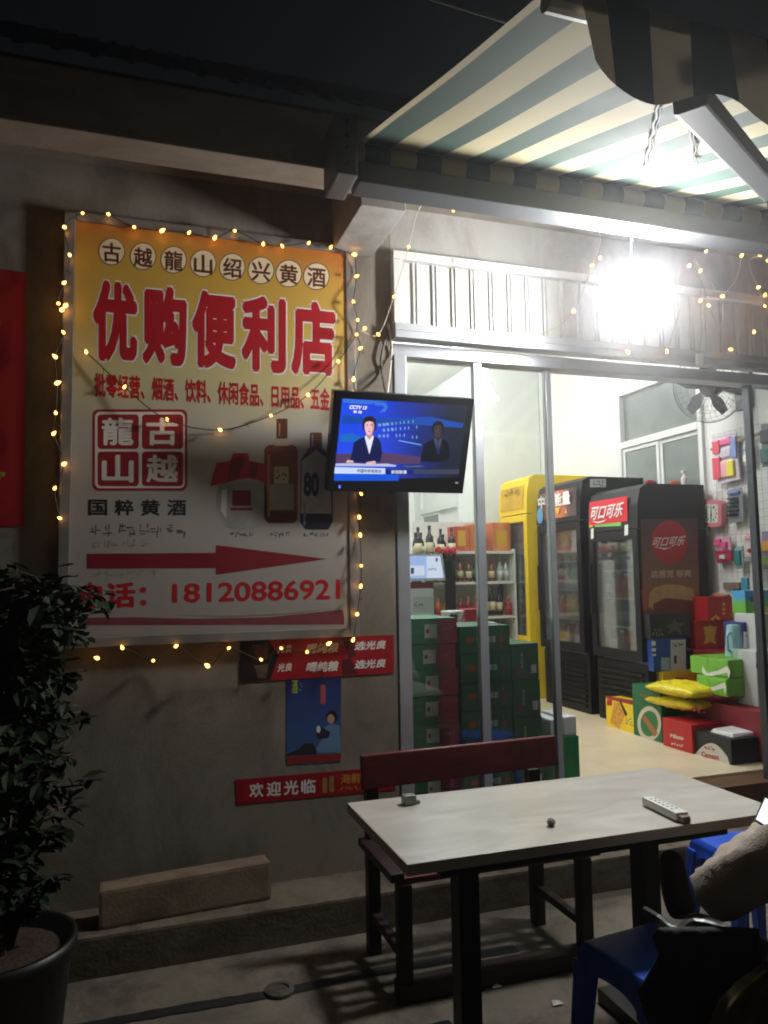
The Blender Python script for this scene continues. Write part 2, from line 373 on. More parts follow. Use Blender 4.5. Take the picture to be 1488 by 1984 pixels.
for k in range(6): box(bm, 4.30, 4.315, 1.45+k*0.17, 1.462+k*0.17, 1.79, 2.58)
for k in range(3): box(bm, 4.298, 4.318, 1.41, 2.39, 1.95+k*0.2, 1.97+k*0.2)
obj('window_bars', bm, mat('grey_bars', (110, 112, 112), 0.5, 0.4), b0)

# ------------------------------------------------------------------ corrugated panel and shop glazing
cp = thing('corrugated_fascia', 'white corrugated metal panel above the glass shopfront', 'panel', (2.6, -0.03, 2.6))
bm = BM(); z0, z1 = 2.70, 3.02
x = 1.24; prof = [(x, -0.012)]
while x < 4.35:
    prof += [(x+0.066, -0.012), (x+0.070, -0.022), (x+0.080, -0.022), (x+0.082, -0.014), (x+0.086, -0.014), (x+0.090, -0.022), (x+0.099, -0.022), (x+0.104, -0.012)]; x += 0.104
for (xa, ya), (xb, yb) in zip(prof, prof[1:]): add(bm, [(xa, ya, z0), (xb, yb, z0), (xb, yb, z1), (xa, ya, z1)], [(0, 1, 2, 3)])
obj('sheet', bm, WMET, cp, rn=False)
bm = BM(); box(bm, 1.20, 4.4, -0.05, -0.001, 3.02, 3.062, 0.003); box(bm, 1.20, 1.242, -0.05, -0.001, 2.70, 3.018, 0.003); obj('edge_trim', bm, WMET, cp)
bm = BM(); box(bm, 1.20, 4.4, -0.062, -0.001, 2.625, 2.698, 0.004); box(bm, 1.20, 4.4, -0.066, -0.001, 2.66, 2.668); obj('lower_trim', bm, mat('grey_trim', (188, 190, 194), 0.45, 0.2, noise=0.06), cp)

sg = thing('shop_glazing', 'glass sliding shopfront in grey aluminium frames, open at the right', 'glass front', (2.3, 0.08, 0.31))
bm = BM(); box(bm, 1.205, 4.35, 0.03, 0.13, 2.56, 2.622, 0.004); obj('head_rail', bm, ALU, sg)
bm = BM(); box(bm, 1.212, 1.275, 0.0, 0.10, 0.306, 2.558, 0.004); obj('jamb', bm, ALU, sg)
for x0, w, y in ((1.655, 0.045, 0.06), (2.085, 0.032, 0.085)):
    bm = BM(); box(bm, x0, x0+w, y-0.02, y+0.02, 0.306, 2.558, 0.004); obj('mullion', bm, ALU, sg)
bm = BM(); box(bm, 3.412, 3.438, 0.04, 0.09, 0.306, 2.558, 0.003); obj('door_edge', bm, ALUD, sg)
for a, b, y in ((1.277, 1.654, 0.06), (1.701, 2.084, 0.085), (3.44, 4.34, 0.065)):
    bm = BM(); box(bm, a, b, y-0.003, y+0.003, 0.306, 2.556); obj('pane', bm, GLASS, sg)

# ------------------------------------------------------------------ floodlight under the eave
fl = thing('floodlight', 'dazzling white floodlight hanging under the awning above the door', 'lamp', LAMP)
s, t = frame_of(LAMP_N); t = s.cross(LAMP_N); hw, hh = 0.15, 0.11
def fl_pt(a, b, d): return LAMP+s*a+t*b+LAMP_N*d
bm = BM(); tube(bm, [fl_pt(0, 0, -.10), fl_pt(0, 0, -.075), fl_pt(0, 0, -.02), fl_pt(0, 0, -.003)], [.07, .12, .153, .157], 32)
obj('housing', bm, mat('lamp_housing', (70, 72, 76), 0.5, 0.5), fl)
bm = BM(); rings = []
for rr_, dd in ((0.150, 0.0), (0.146, 0.030), (0.128, 0.056), (0.098, 0.074), (0.053, 0.084)):
    rings.append([bm.verts.new(fl_pt(rr_*math.cos(2*math.pi*k/32), rr_*math.sin(2*math.pi*k/32), dd)) for k in range(32)])
for a, b in zip(rings, rings[1:]):
    for k in range(32): bm.faces.new((a[k], a[(k+1) % 32], b[(k+1) % 32], b[k]))
bm.faces.new(rings[-1])
obj('lit_face', bm, emis('floodlight_glow', (0.985, 0.99, 0.985), LAMP_L), fl)
bm = BM(); tube(bm, spline([fl_pt(0, 0, -.09), fl_pt(0, 0, -.11)+V((0, 0, .06)), LAMP+V((0.03, 0.04, 0.36))], 5), 0.008)
obj('hanger', bm, ALUD, fl)
for i, (yy, xx) in enumerate(((1.35, 2.35), (3.3, 2.35))):
    ct = thing('ceiling_tube_lamp', ['white tube lamp on the shop ceiling nearer the door', 'white tube lamp on the shop ceiling farther back'][i], 'lamp', (xx, yy, 3.65), 'tube lamps on the shop ceiling')
    bm = BM(); box(bm, xx-0.6, xx+0.6, yy-0.03, yy+0.03, 3.66, 3.70); obj('fitting', bm, WPL, ct)
    bm = BM(); tube(bm, [(xx-0.58, yy, 3.63), (xx+0.58, yy, 3.63)], 0.018, 10); obj('lit_tube', bm, emis('tube_glow', (0.98, 0.995, 1.0), ROOM_W/2/(math.pi*2*math.pi*0.018*1.16)), ct)

# ------------------------------------------------------------------ awning
AWC = mat('awning_cream_canvas', (158, 147, 114), 0.85, noise=0.07, scale=5)
AWG = mat('awning_green_canvas', (32, 58, 46), 0.85, noise=0.1, scale=5)
def translucent(m, f):
    t = m.node_tree; b = t.nodes['Principled BSDF']; tr = t.nodes.new('ShaderNodeBsdfTranslucent'); mx = t.nodes.new('ShaderNodeMixShader'); mx.inputs[0].default_value = f
    tr.inputs[0].default_value = b.inputs['Base Color'].default_value
    t.links.new(b.outputs[0], mx.inputs[1]); t.links.new(tr.outputs[0], mx.inputs[2]); t.links.new(mx.outputs[0], t.nodes['Material Output'].inputs[0])
translucent(AWC, 0.15); translucent(AWG, 0.15)
aw = thing('striped_awning', 'green and cream striped retractable awning over the shopfront', 'awning', (2.6, -1.4, 2.95))
AX0, AX1, SW = 0.805, 4.72, 0.105
def stripe(x): return 0 if x < 0.822 else int(math.floor((x-0.935)/SW)) % 2     # 0 cream, 1 green
P0, P1 = V((0, -0.80, 3.118)), V((0, -2.15, 2.685))
def canv(x, f):
    p = P0.lerp(P1, f); sag = 0.004*math.sin(math.pi*f)
    wob = 0.004*math.sin(x*9.0+f*5)*f*(1-f)*4 + 0.016*max(0, x-1.7)*math.sin(x*13+1.2*math.sin(f*7))*(1-f)*f*3
    return V((x, p.y, p.z-sag+wob))
bm = BM(); nx = 4*int((AX1-AX0)/SW); xs = [0.935-SW+SW*k/4 for k in range(nx+6)]; nf = 22
xs = sorted([x for x in xs if x <= AX1]+[0.806, 0.82]); g = [[bm.verts.new(canv(x, j/nf)) for j in range(nf+1)] for x in xs]
for i in range(len(xs)-1):
    for j in range(nf):
        f = bm.faces.new((g[i][j], g[i+1][j], g[i+1][j+1], g[i][j+1])); f.material_index = stripe((xs[i]+xs[i+1])/2); f.smooth = True
obj('canopy', bm, [AWC, AWG], aw, rn=False)
bm = BM(); n = 18                                              # canvas rolled on its tube
for i in range(len(xs)-1):
    a, b = xs[i], xs[i+1]
    def rr(x): return 0.046+0.004*math.sin(x*17)*max(0, x-1.9)
    ra = [bm.verts.new((a, -0.755+rr(a)*math.cos(2*math.pi*k/n), 3.09+rr(a)*math.sin(2*math.pi*k/n))) for k in range(n)]
    rb = [bm.verts.new((b, -0.755+rr(b)*math.cos(2*math.pi*k/n), 3.09+rr(b)*math.sin(2*math.pi*k/n))) for k in range(n)]
    for k in range(n):
        f = bm.faces.new((ra[k], ra[(k+1) % n], rb[(k+1) % n], rb[k])); f.material_index = stripe((a+b)/2); f.smooth = True
bmesh.ops.remove_doubles(bm, verts=bm.verts[:], dist=0.0004)
obj('rolled_canvas', bm, [AWC, AWG], aw)
bm = BM(); box(bm, 0.80, AX1, -0.815, -0.70, 2.955, 3.038, 0.006); obj('torsion_bar', bm, mat('grey_awning_steel', (74, 76, 78), 0.5, 0.3, noise=0.1, scale=5), aw)
AWB = mat('awning_bracket_steel', (92, 92, 90), 0.55, 0.3, noise=0.15, scale=9)
bm = BM(); box(bm, 0.70, 0.785, -0.86, -0.661, 2.95, 3.19, 0.01); box(bm, 0.72, 0.80, -0.78, -0.70, 3.19, 3.205)
obj('end_bracket', bm, AWB, aw)
for zz in (3.15, 3.10, 3.05, 2.99):
    bm = BM(); tube(bm, [(0.74, -0.861, zz), (0.74, -0.872, zz)], 0.008, 6); obj('bolt', bm, ALUD, aw)
bm = BM(); tube(bm, [(0.80, -2.155, 2.655), (AX1, -2.155, 2.655)], 0.024, 12); obj('front_bar', bm, mat('white_front_bar', (196, 198, 196), 0.45, 0.2), aw)
VC = mat('valance_cream_canvas', (168, 154, 126), 0.9, noise=0.1, scale=5); VG = mat('valance_green_canvas', (40, 54, 54), 0.9, noise=0.1, scale=5); translucent(VC, 0.06); translucent(VG, 0.03)
bm = BM(); xs2 = [0.862+SW*k/5 for k in range(int((AX1-0.862)/SW*5)+1)]; nz = 8
def val(x, f):
    drop = 0.185+0.022*math.sin(2*math.pi*(x-0.86)/0.335-1.2)+0.03*(1-math.exp(-(x-0.86)/0.04))-0.03
    yy = -2.185-0.012*math.sin(x*11)*f-0.006*math.sin(x*27)*f; return V((x+0.035*f*math.exp(-(x-0.86)*8), yy, 2.665-drop*f))
g = [[bm.verts.new(val(x, j/nz)) for j in range(nz+1)] for x in xs2]
for i in range(len(xs2)-1):
    for j in range(nz):
        f = bm.faces.new((g[i][j], g[i+1][j], g[i+1][j+1], g[i][j+1])); f.material_index = 1-stripe(xs2[i]+SW*0.1); f.smooth = True
obj('valance', bm, [VC, VG], aw, rn=False)
bm = BM(); p = onY(1335, 190, -2.10); q = onY(1500, 372, -1.35); bar(bm, p, q, 0.075, 0.05, 0.008); q2 = V((3.6, -0.83, 3.0)); bar(bm, q+V((0, 0, -0.03)), q2, 0.06, 0.05, 0.008)
obj('folding_arm', bm, mat('arm_aluminium', (46, 48, 51), 0.6, 0.2), aw)
for pts in ([(1277, 190), (1268, 232), (1258, 280), (1248, 326)], [(1334, 205), (1338, 250), (1343, 312)]):
    bm = BM(); l = []
    for k, (u, v) in enumerate(pts):
        d = ray(u, v); n = (P1-P0).cross(V((1, 0, 0))); tt = ((P0+V((0, 0, -0.012)))-CAM).dot(n)/d.dot(n); l.append(CAM+d*tt)
    l = spline(l, 6); l = [p+V((0.004*math.sin(i*1.7), 0, -0.004)) for i, p in enumerate(l)]
    tube(bm, l, 0.006, 6); tube(bm, [p+V((0.012+0.003*math.sin(i*2.3), 0, -0.003)) for i, p in enumerate(l)], 0.003, 6)
    obj('canvas_line', bm, mat('grey_canvas_line', (84, 84, 82), 0.8), aw)  # thin grey tubes added for the dark lines across the canvas
# power line against the sky above the roof
bm = BM(); tube(bm, [V((-3, -0.9, 4.25)).lerp(V((5, -0.9, 3.62)), k/20)+V((0, 0, -0.25*math.sin(math.pi*k/20))) for k in range(21)], 0.006, 6)
tag(obj('overhead_cable', bm, CORD), 'thin dark cable strung in the night above the roof', 'cable')

# ------------------------------------------------------------------ the big advertising banner
PB = PY(-0.022)
bn = thing('advert_banner', 'large yellow and white wall banner with big red Chinese lettering and an arrow', 'banner', (0.36, -0.02, 1.24))
bm = BM(); X0, X1, Z0, Z1 = -0.238, 0.962, 1.245, 3.02
box(bm, X0-0.045, X0, -0.04, -0.001, Z0-0.04, Z1+0.04, 0.004); box(bm, X1, X1+0.045, -0.04, -0.001, Z0-0.04, Z1+0.04, 0.004)
box(bm, X0, X1, -0.041, -0.001, Z1, Z1+0.04, 0.004); box(bm, X0, X1, -0.041, -0.001, Z0-0.04, Z0, 0.004)
obj('banner_frame', bm, mat('banner_frame_metal', (138, 136, 132), 0.45, 0.4, noise=0.2, scale=6), bn)
bm = BM(); nx, nz = 26, 34
def vin(i, j):
    x = X0+(X1-X0)*i/nx; z = Z0+(Z1-Z0)*j/nz; f = max(0, 1-j/6.0)
    return (x, -0.033, z)
g = [[bm.verts.new(vin(i, j)) for j in range(nz+1)] for i in range(nx+1)]
for i in range(nx):
    for j in range(nz): bm.faces.new((g[i][j], g[i+1][j], g[i+1][j+1], g[i][j+1])).smooth = True
PB = PY(-0.0331)
obj('vinyl_sheet', bm, ramp_mat('banner_vinyl', [(0.0, (158, 150, 144)), (0.30, (162, 156, 148)), (0.50, (180, 174, 162)), (0.64, (204, 190, 138)), (0.78, (206, 174, 82)), (0.92, (206, 158, 62)), (1.0, (188, 112, 46))], (0.36, 0, Z0), (0.36, 0, Z1), 0.42, noise=0.14, nscale=2.2), bn, rn=False)  # yellow fade is print; the greyer lower part has shade put into its colour
PINK = mat('pale_disc_print', (238, 216, 176), 0.5)
TRED = mat('banner_red', (176, 20, 30), 0.45, noise=0.05)
BRN = mat('banner_brown', (88, 44, 26), 0.5)
cc = [(342, 235), (475, 255), (605, 270), (730, 285), (853, 300), (975, 315), (1093, 328), (1210, 340)]
for (cx, cy), ch in zip(cc, '古越龍山绍兴黄酒'):
    cx, cy = 60+cx/2.188, 380+cy/2.188; r = 26
    prn(bn, 'seal_disc', ell(cx, cy, r, r+1), PB, mat('disc_ring', (120, 92, 70), 0.5), 0.0005); prn(bn, 'seal_disc', ell(cx, cy, r-2, r-1), PB, PINK, 0.0012)
    text(bn, ch, Q(cx-18, cy-19, cx+18, cy+19, 4), PB, BRN, 0.025, 0.002)
for k, ch in enumerate('优购便利店'):
    a, b = 180+k*96.0, 180+k*96.0+86; f0, f1 = (a-180)/466, (b-180)/466
    qd = [(a, 540+48*f0), (b, 540+48*f1), (b, 698+33*f1), (a, 698+33*f0)]
    text(bn, ch, [(x+dx, y+dy) for (x, y), dx, dy in zip(qd, (-3, 3, 3, -3), (-3, -3, 3, 3))], PB, WHT, 0.075, 0.0006); text(bn, ch, qd, PB, TRED, 0.05, 0.002)
text(bn, '批零经营、烟酒、饮料、休闲食品、日用品、五金', [(183, 722), (639, 752), (639, 797), (183, 769)], PB, TRED, 0.03)
SEAL = mat('seal_red', (148, 26, 32), 0.5, noise=0.15, scale=20)
prn(bn, 'seal_print', rrect(179, 793, 363, 951, 12), PB, SEAL, 0.0006)
prn(bn, 'seal_print', rrect(184, 798, 358, 946, 10), PB, mat('vinyl_white', (222, 216, 205), 0.45), 0.0011)
for x0, y0, ch in ((189, 803, '龍'), (275, 803, '古'), (189, 875, '山'), (275, 875, '越')):
    prn(bn, 'seal_print', rrect(x0, y0, x0+80, y0+67, 7), PB, SEAL, 0.0016)
    text(bn, ch, Q(x0+8, y0+6, x0+70, y0+60), PB, mat('vinyl_white', (222, 216, 205), 0.45), 0.03, 0.0024)
for k, ch in enumerate('国粹黄酒'): text(bn, ch, Q(171+k*51, 968, 208+k*51, 999), PB, BLKPR, 0.03)
strokes(bn, [(172, 1018), (365, 1012), (365, 1040), (172, 1036)], 8, PB, mat('faded_ink', (84, 80, 76), .6), seed=3)
strokes(bn, [(178, 1048), (290, 1044), (290, 1060), (178, 1062)], 6, PB, GREY, seed=4)
strokes(bn, [(180, 1106), (305, 1104), (305, 1116), (180, 1118)], 6, PB, GREY, seed=5)
prn(bn, 'arrow', [(168, 1073), (418, 1071), (418, 1056), (634, 1083), (418, 1114), (418, 1101), (168, 1102)], PB, DRED)
text(bn, '电话：', [(150, 1129), (284, 1127), (284, 1177), (150, 1179)], PB, TRED, 0.035)
text(bn, '18120886921', [(334, 1131), (659, 1122), (659, 1161), (334, 1168)], PB, TRED, 0.022)
prn(bn, 'red_swoosh', [(150, 1197), (260, 1196), (380, 1199), (520, 1196), (664, 1181), (667, 1196), (667, 1210), (400, 1211), (150, 1211)], PB, mat('faded_crimson', (120, 58, 62), 0.5, noise=0.15))
prn(bn, 'red_swoosh', [(330, 1192), (450, 1193), (560, 1188), (662, 1177), (560, 1191), (450, 1196)], PB, mat('swoosh_green', (120, 128, 84), 0.5), 0.001)
JAR = mat('jar_print', (150, 146, 140), 0.5, noise=0.2, scale=12)
prn(bn, 'jar_picture', [(427, 935), (418, 960), (420, 995), (432, 1020), (455, 1027), (490, 1027), (510, 1018), (520, 990), (516, 950), (505, 932)], PB, JAR)
prn(bn, 'jar_picture', [(420, 897), (446, 893), (452, 878), (480, 878), (484, 893), (530, 902), (520, 920), (530, 945), (500, 930), (478, 926), (450, 932), (407, 942), (412, 920)], PB, RED, 0.0018)
prn(bn, 'jar_picture', [rrect(450, 950, 486, 980, 3), rrect(446, 984, 490, 989, 1)], PB, DRED, 0.0018)
AMB = mat('amber_bottle_print', (120, 58, 32), 0.4, noise=0.25, scale=8)
prn(bn, 'bottle_picture', rrect(512, 862, 577, 1014, 12), PB, AMB); prn(bn, 'bottle_picture', [rrect(536, 811, 557, 850, 2)], PB, BRN, 0.0014)
prn(bn, 'bottle_picture', [(538, 850), (555, 850), (560, 864), (532, 864)], PB, mat('bottle_neck_print', (190, 170, 150), 0.4), 0.0014)
prn(bn, 'bottle_picture', rrect(521, 938, 569, 988, 2), PB, mat('bottle_label', (150, 140, 128), 0.5, noise=0.15), 0.0019); prn(bn, 'bottle_picture', rrect(531, 904, 559, 937, 2), PB, mat('cream_label', (186, 172, 128), 0.5), 0.0024)
strokes(bn, [(535, 908), (556, 908), (556, 934), (535, 934)], 2, PB, BLKPR, 0.003, seed=8)
DKB = mat('dark_bottle_print', (44, 40, 58), 0.4, noise=0.3, scale=10)
prn(bn, 'bottle_picture', [(583, 890), (598, 868), (625, 868), (643, 890), (645, 1010), (636, 1026), (592, 1026), (581, 1010)], PB, DKB); prn(bn, 'bottle_picture', [rrect(600, 838, 624, 870, 4)], PB, BRN, 0.0014)
prn(bn, 'bottle_picture', [(585, 893), (612, 872), (640, 892), (642, 995), (583, 995)], PB, mat('silver_label', (172, 170, 172), 0.45, noise=0.25, scale=16), 0.0018)
prn(bn, 'bottle_picture', [rrect(518, 880, 523, 1000, 2), rrect(540, 820, 543, 846, 1)], PB, mat('bottle_sheen', (176, 112, 78), 0.4), 0.0030)
prn(bn, 'bottle_picture', [[(516, 992), (574, 992), (574, 1008), (568, 1013), (520, 1013), (515, 1006)]], PB, mat('bottle_base', (82, 34, 22), 0.4), 0.0024)
prn(bn, 'bottle_picture', [rrect(588, 975, 592, 1018, 1), rrect(604, 842, 607, 866, 1)], PB, mat('bottle_gleam', (130, 128, 150), 0.4), 0.0030); prn(bn, 'bottle_picture', [[(583, 996), (643, 996), (644, 1012), (636, 1025), (592, 1025), (582, 1012)]], PB, mat('bottle_navy', (30, 30, 56), 0.4), 0.0024)
prn(bn, 'jar_picture', [[(430, 950), (440, 946), (438, 1004), (428, 990)]], PB, mat('jar_gleam', (196, 194, 188), 0.5), 0.0018); prn(bn, 'jar_picture', [[(448, 893), (470, 880), (474, 895), (462, 924), (452, 930), (440, 934)], [(486, 894), (500, 900), (496, 926), (484, 924)]], PB, mat('cloth_fold', (112, 16, 24), 0.5), 0.0026)
text(bn, '80', Q(588, 915, 618, 962), PB, mat('navy_print', (26, 34, 70), 0.5), 0.05, 0.0026)
for x0, x1, sd in ((445, 492, 11), (523, 562, 12), (587, 640, 13)): strokes(bn, [(x0, 1030), (x1, 1030), (x1, 1041), (x0, 1041)], 5, PB, BLKPR, seed=sd)

# ------------------------------------------------------------------ other things on the front wall
def sheet(name, label, cat, quad, y, m, thick=0.0012):
    P = PY(y); TL, TR, BR, BL = [P.hit(*q) for q in quad]; d = V((0, thick, 0))
    bm = BM(); hexa(bm, [BL, BR, BR+d, BL+d, TL, TR, TR+d, TL+d]); o = obj(name, bm, m); tag(o, label, cat); return o, P
RB = mat('red_banner_cloth', (150, 14, 22), 0.6, noise=0.1, scale=4)
o, P = sheet('couplet_banner', 'tall plain red paper couplet at the far left of the wall', 'banner', [(-70, 512), (51, 528), (47, 1020), (-70, 1022)], -0.003, RB)
for k, y in enumerate((640, 770, 905)): strokes(o, [(-40, y-34), (9, y-34), (9, y+34), (-40, y+34)], 1, P, mat('couplet_gold', (150, 150, 50), 0.5), seed=20+k)
o, P = sheet('promo_strip', 'black and red double strip of white slanted lettering below the banner', 'sign', [(465, 1240), (763, 1230), (763, 1304), (466, 1322)], -0.004, mat('promo_red', (158, 18, 32), 0.45, noise=0.08))
prn(o, 'dark_panel', [(465, 1240), (520, 1238), (540, 1270), (524, 1317), (466, 1322)], P, mat('promo_black', (30, 22, 22), 0.45), 0.0008)
prn(o, 'dark_panel', [[(488, 1250), (520, 1244), (518, 1278), (500, 1280)], [(492, 1290), (520, 1286), (516, 1314), (500, 1314)]], P, mat('promo_photo', (92, 74, 60), 0.5, noise=0.5, scale=40), 0.0014)
prn(o, 'dark_panel', [[(662, 1234), (684, 1234), (690, 1270), (676, 1276)], [(662, 1278), (680, 1276), (694, 1306), (664, 1309)]], P, mat('promo_maroon', (84, 22, 30), 0.5), 0.0010)
for r in (0, 1):
    dy = r*38-2*r
    text(o, '光良', [(538, 1250+dy), (566, 1248+dy), (566, 1264+dy), (538, 1266+dy)], P, WHT, 0.03, slant=0.1)
    text(o, '喝纯粮', [(594, 1247+dy), (656, 1244+dy), (656, 1264+dy), (594, 1267+dy)], P, WHT, 0.04, slant=0.08)
    text(o, '选光良', [(688, 1243+dy), (748, 1240+dy), (748, 1257+dy), (688, 1260+dy)], P, WHT, 0.04, slant=0.08)
q0, q1 = onY(600, 1480, 0), onY(600, 1310, 0)
o, P = sheet('blue_poster', 'dark blue drinks poster with a figure in blue raising a glass', 'poster', [(555, 1309), (661, 1303), (660, 1476), (555, 1482)], -0.002, ramp_mat('blue_poster_print', [(0, (70, 100, 140)), (0.45, (50, 78, 140)), (1, (26, 34, 96))], (0, 0, q0.z), (0, 0, q1.z), 0.45, noise=0.15, nscale=5))
prn(o, 'poster_figure', [(624, 1434), (630, 1408), (644, 1402), (658, 1406), (660, 1440), (660, 1458), (610, 1458), (618, 1440)], P, mat('figure_blue', (104, 136, 172), 0.5), 0.0010)
prn(o, 'poster_figure', ell(643, 1389, 11, 13), P, BLKPR, 0.0012); prn(o, 'poster_figure', ell(641, 1393, 7, 9), P, mat('skin_print', (196, 150, 128), 0.5), 0.0018)
prn(o, 'poster_figure', [(611, 1412), (620, 1408), (640, 1418), (636, 1430), (616, 1432)], P, mat('figure_dark', (40, 40, 60), 0.5), 0.0022); prn(o, 'poster_figure', ell(617, 1413, 4, 7), P, WHT, 0.0026)
prn(o, 'poster_scene', [(556, 1460), (578, 1452), (590, 1440), (606, 1440), (614, 1456), (612, 1462), (556, 1464)], P, mat('pagoda_print', (40, 40, 44), 0.5), 0.0014)
prn(o, 'poster_strip', [(556, 1466), (660, 1460), (660, 1474), (556, 1480)], P, mat('poster_red', (140, 40, 30), 0.5, noise=0.2, scale=30), 0.0020)
prn(o, 'poster_title', rrect(621, 1327, 631, 1364, 2), P, mat('poster_pink', (170, 84, 96), 0.5), 0.0014)
text(o, '酒', Q(565, 1317, 577, 1344), P, mat('poster_lime', (170, 186, 60), 0.5), 0.03, 0.0016, name='poster_title'); strokes(o, [(580, 1318), (590, 1318), (590, 1340), (580, 1340)], 1, P, mat('poster_teal', (90, 140, 140), 0.5), seed=31, name='poster_title')
o, P = sheet('welcome_strip', 'long red strip with white welcome lettering near the ground', 'sign', [(456, 1511), (768, 1484), (766, 1530), (459, 1559)], -0.0025, mat('welcome_red', (150, 16, 26), 0.45, noise=0.08))
for k, ch in enumerate('欢迎光临'): text(o, ch, [(483+k*33.5, 1518-2.6*k), (511+k*33.5, 1516-2.6*k), (511+k*33.5, 1544-2.6*k), (483+k*33.5, 1546-2.6*k)], P, WHT, 0.03)
prn(o, 'bottle_picture', [rrect(625, 1507, 634, 1536, 2), rrect(638, 1503, 647, 1534, 2)], P, mat('strip_picture', (150, 120, 70), 0.5, noise=0.3, scale=40), 0.0012)
text(o, '海鲜', Q(660, 1500, 700, 1520, -3), P, mat('strip_gold', (196, 130, 50), 0.5), 0.03); strokes(o, [(658, 1524), (722, 1518), (722, 1528), (658, 1534)], 7, P, mat('strip_gold', (196, 130, 50), 0.5), seed=33)

# ------------------------------------------------------------------ television
tv = thing('television', 'flat black television tilted down on the wall showing two news readers', 'television', (1.165, -0.02, 1.86))
TT, TB = V((0, -0.285, 2.287)), V((0, -0.13, 1.862)); up = (TT-TB).normalized(); nn = V((0, up.z*-1, up.y)).normalized()
if nn.y > 0: nn = -nn
PT = Plane(TB, nn); tx0, tx1 = 0.834, 1.504
def tvp(x, f, d): p = TB.lerp(TT, f); return V((x, p.y, p.z))+nn*d
bm = BM(); hexa(bm, [tvp(tx0, 0, -.06), tvp(tx1, 0, -.06), tvp(tx1, 0, -.004), tvp(tx0, 0, -.004), tvp(tx0, 1, -.06), tvp(tx1, 1, -.06), tvp(tx1, 1, -.004), tvp(tx0, 1, -.004)], bev=0.008)
obj('casing', bm, mat('glossy_black_bezel', (12, 12, 15), 0.22), tv)
bm = BM(); hexa(bm, [tvp(1.0, .25, -.11), tvp(1.34, .25, -.11), tvp(1.34, .25, -.058), tvp(1.0, .25, -.058), tvp(1.0, .8, -.11), tvp(1.34, .8, -.11), tvp(1.34, .8, -.058), tvp(1.0, .8, -.058)], bev=0.01); bar(bm, tvp(1.17, .5, -.1), (1.17, -0.002, 2.2), 0.05, 0.05); box(bm, 1.08, 1.26, -0.012, -0.001, 2.1, 2.3)
obj('wall_mount', bm, BLK, tv)
qs = [(663, 772), (906, 786), (888, 925), (647, 929)]; a, b = PT.hit(*qs[0]), PT.hit(*qs[1])
SCR = prn(tv, 'screen', qs, PT, ramp_mat('tv_picture', [(0, (24, 70, 225)), (0.35, (16, 58, 205)), (0.62, (12, 36, 120)), (0.85, (14, 24, 52)), (1, (16, 22, 38))], PT.hit(655, 850), PT.hit(900, 850), 0.15, noise=0.22, nscale=9, estr=1.15), 0.0)  # picture dims to the right: viewing-angle falloff put into the colour
def tvc(x, y): return (600+x/3.72, 740+y/3.72)
def te(name, col, s): return emis('tv_'+name, lin(col), s)
def tp(pts, m, off): return prn(SCR, 'screen_picture', [tvc(*p) for p in pts], PT, m, off)
tp([(235, 240), (640, 265), (860, 250), (1110, 300), (1100, 330), (640, 300), (232, 300)], te('studio', (20, 90, 205), 0.7), 0.0006)
tp([(240, 120), (560, 140), (420, 160), (240, 150)], te('beam', (60, 130, 240), 0.8), 0.0006)
tp([(470, 150), (550, 150), (565, 180), (545, 215), (500, 220), (535, 190), (530, 172), (470, 170)], te('beam', (60, 130, 240), 0.8), 0.0006)
tp([(222, 380), (300, 370), (380, 400), (380, 430), (216, 430)], te('glowdesk', (30, 120, 220), 0.8), 0.0006)
tp([(190, 520), (520, 505), (800, 540), (800, 590), (188, 585)], te('desk', (96, 70, 110), 0.8), 0.0008)
tp([(640, 418), (804, 450), (804, 458), (640, 426)], te('edge', (120, 180, 240), 0.8), 0.0008)
rnd = random.Random(5); dots = []
for r, (ya, yb) in enumerate(((310, 275), (350, 320), (390, 380))):
    for k in range(11):
        x = 500+k*30+rnd.random()*6; 
        if x > 800 or rnd.random() < 0.15: continue
        y = ya+(yb-ya)*k/11+(80*(k > 6) if r == 2 else 0)*0.2; w = 6+5*rnd.random() if k < 4 else 4; h = 11
        dots.append([tvc(x-w, y-h), tvc(x+w, y-h+2), tvc(x+w, y+h), tvc(x-w, y+h-2)])
prn(SCR, 'screen_picture', dots, PT, te('lights', (140, 190, 240), 0.75), 0.0009)
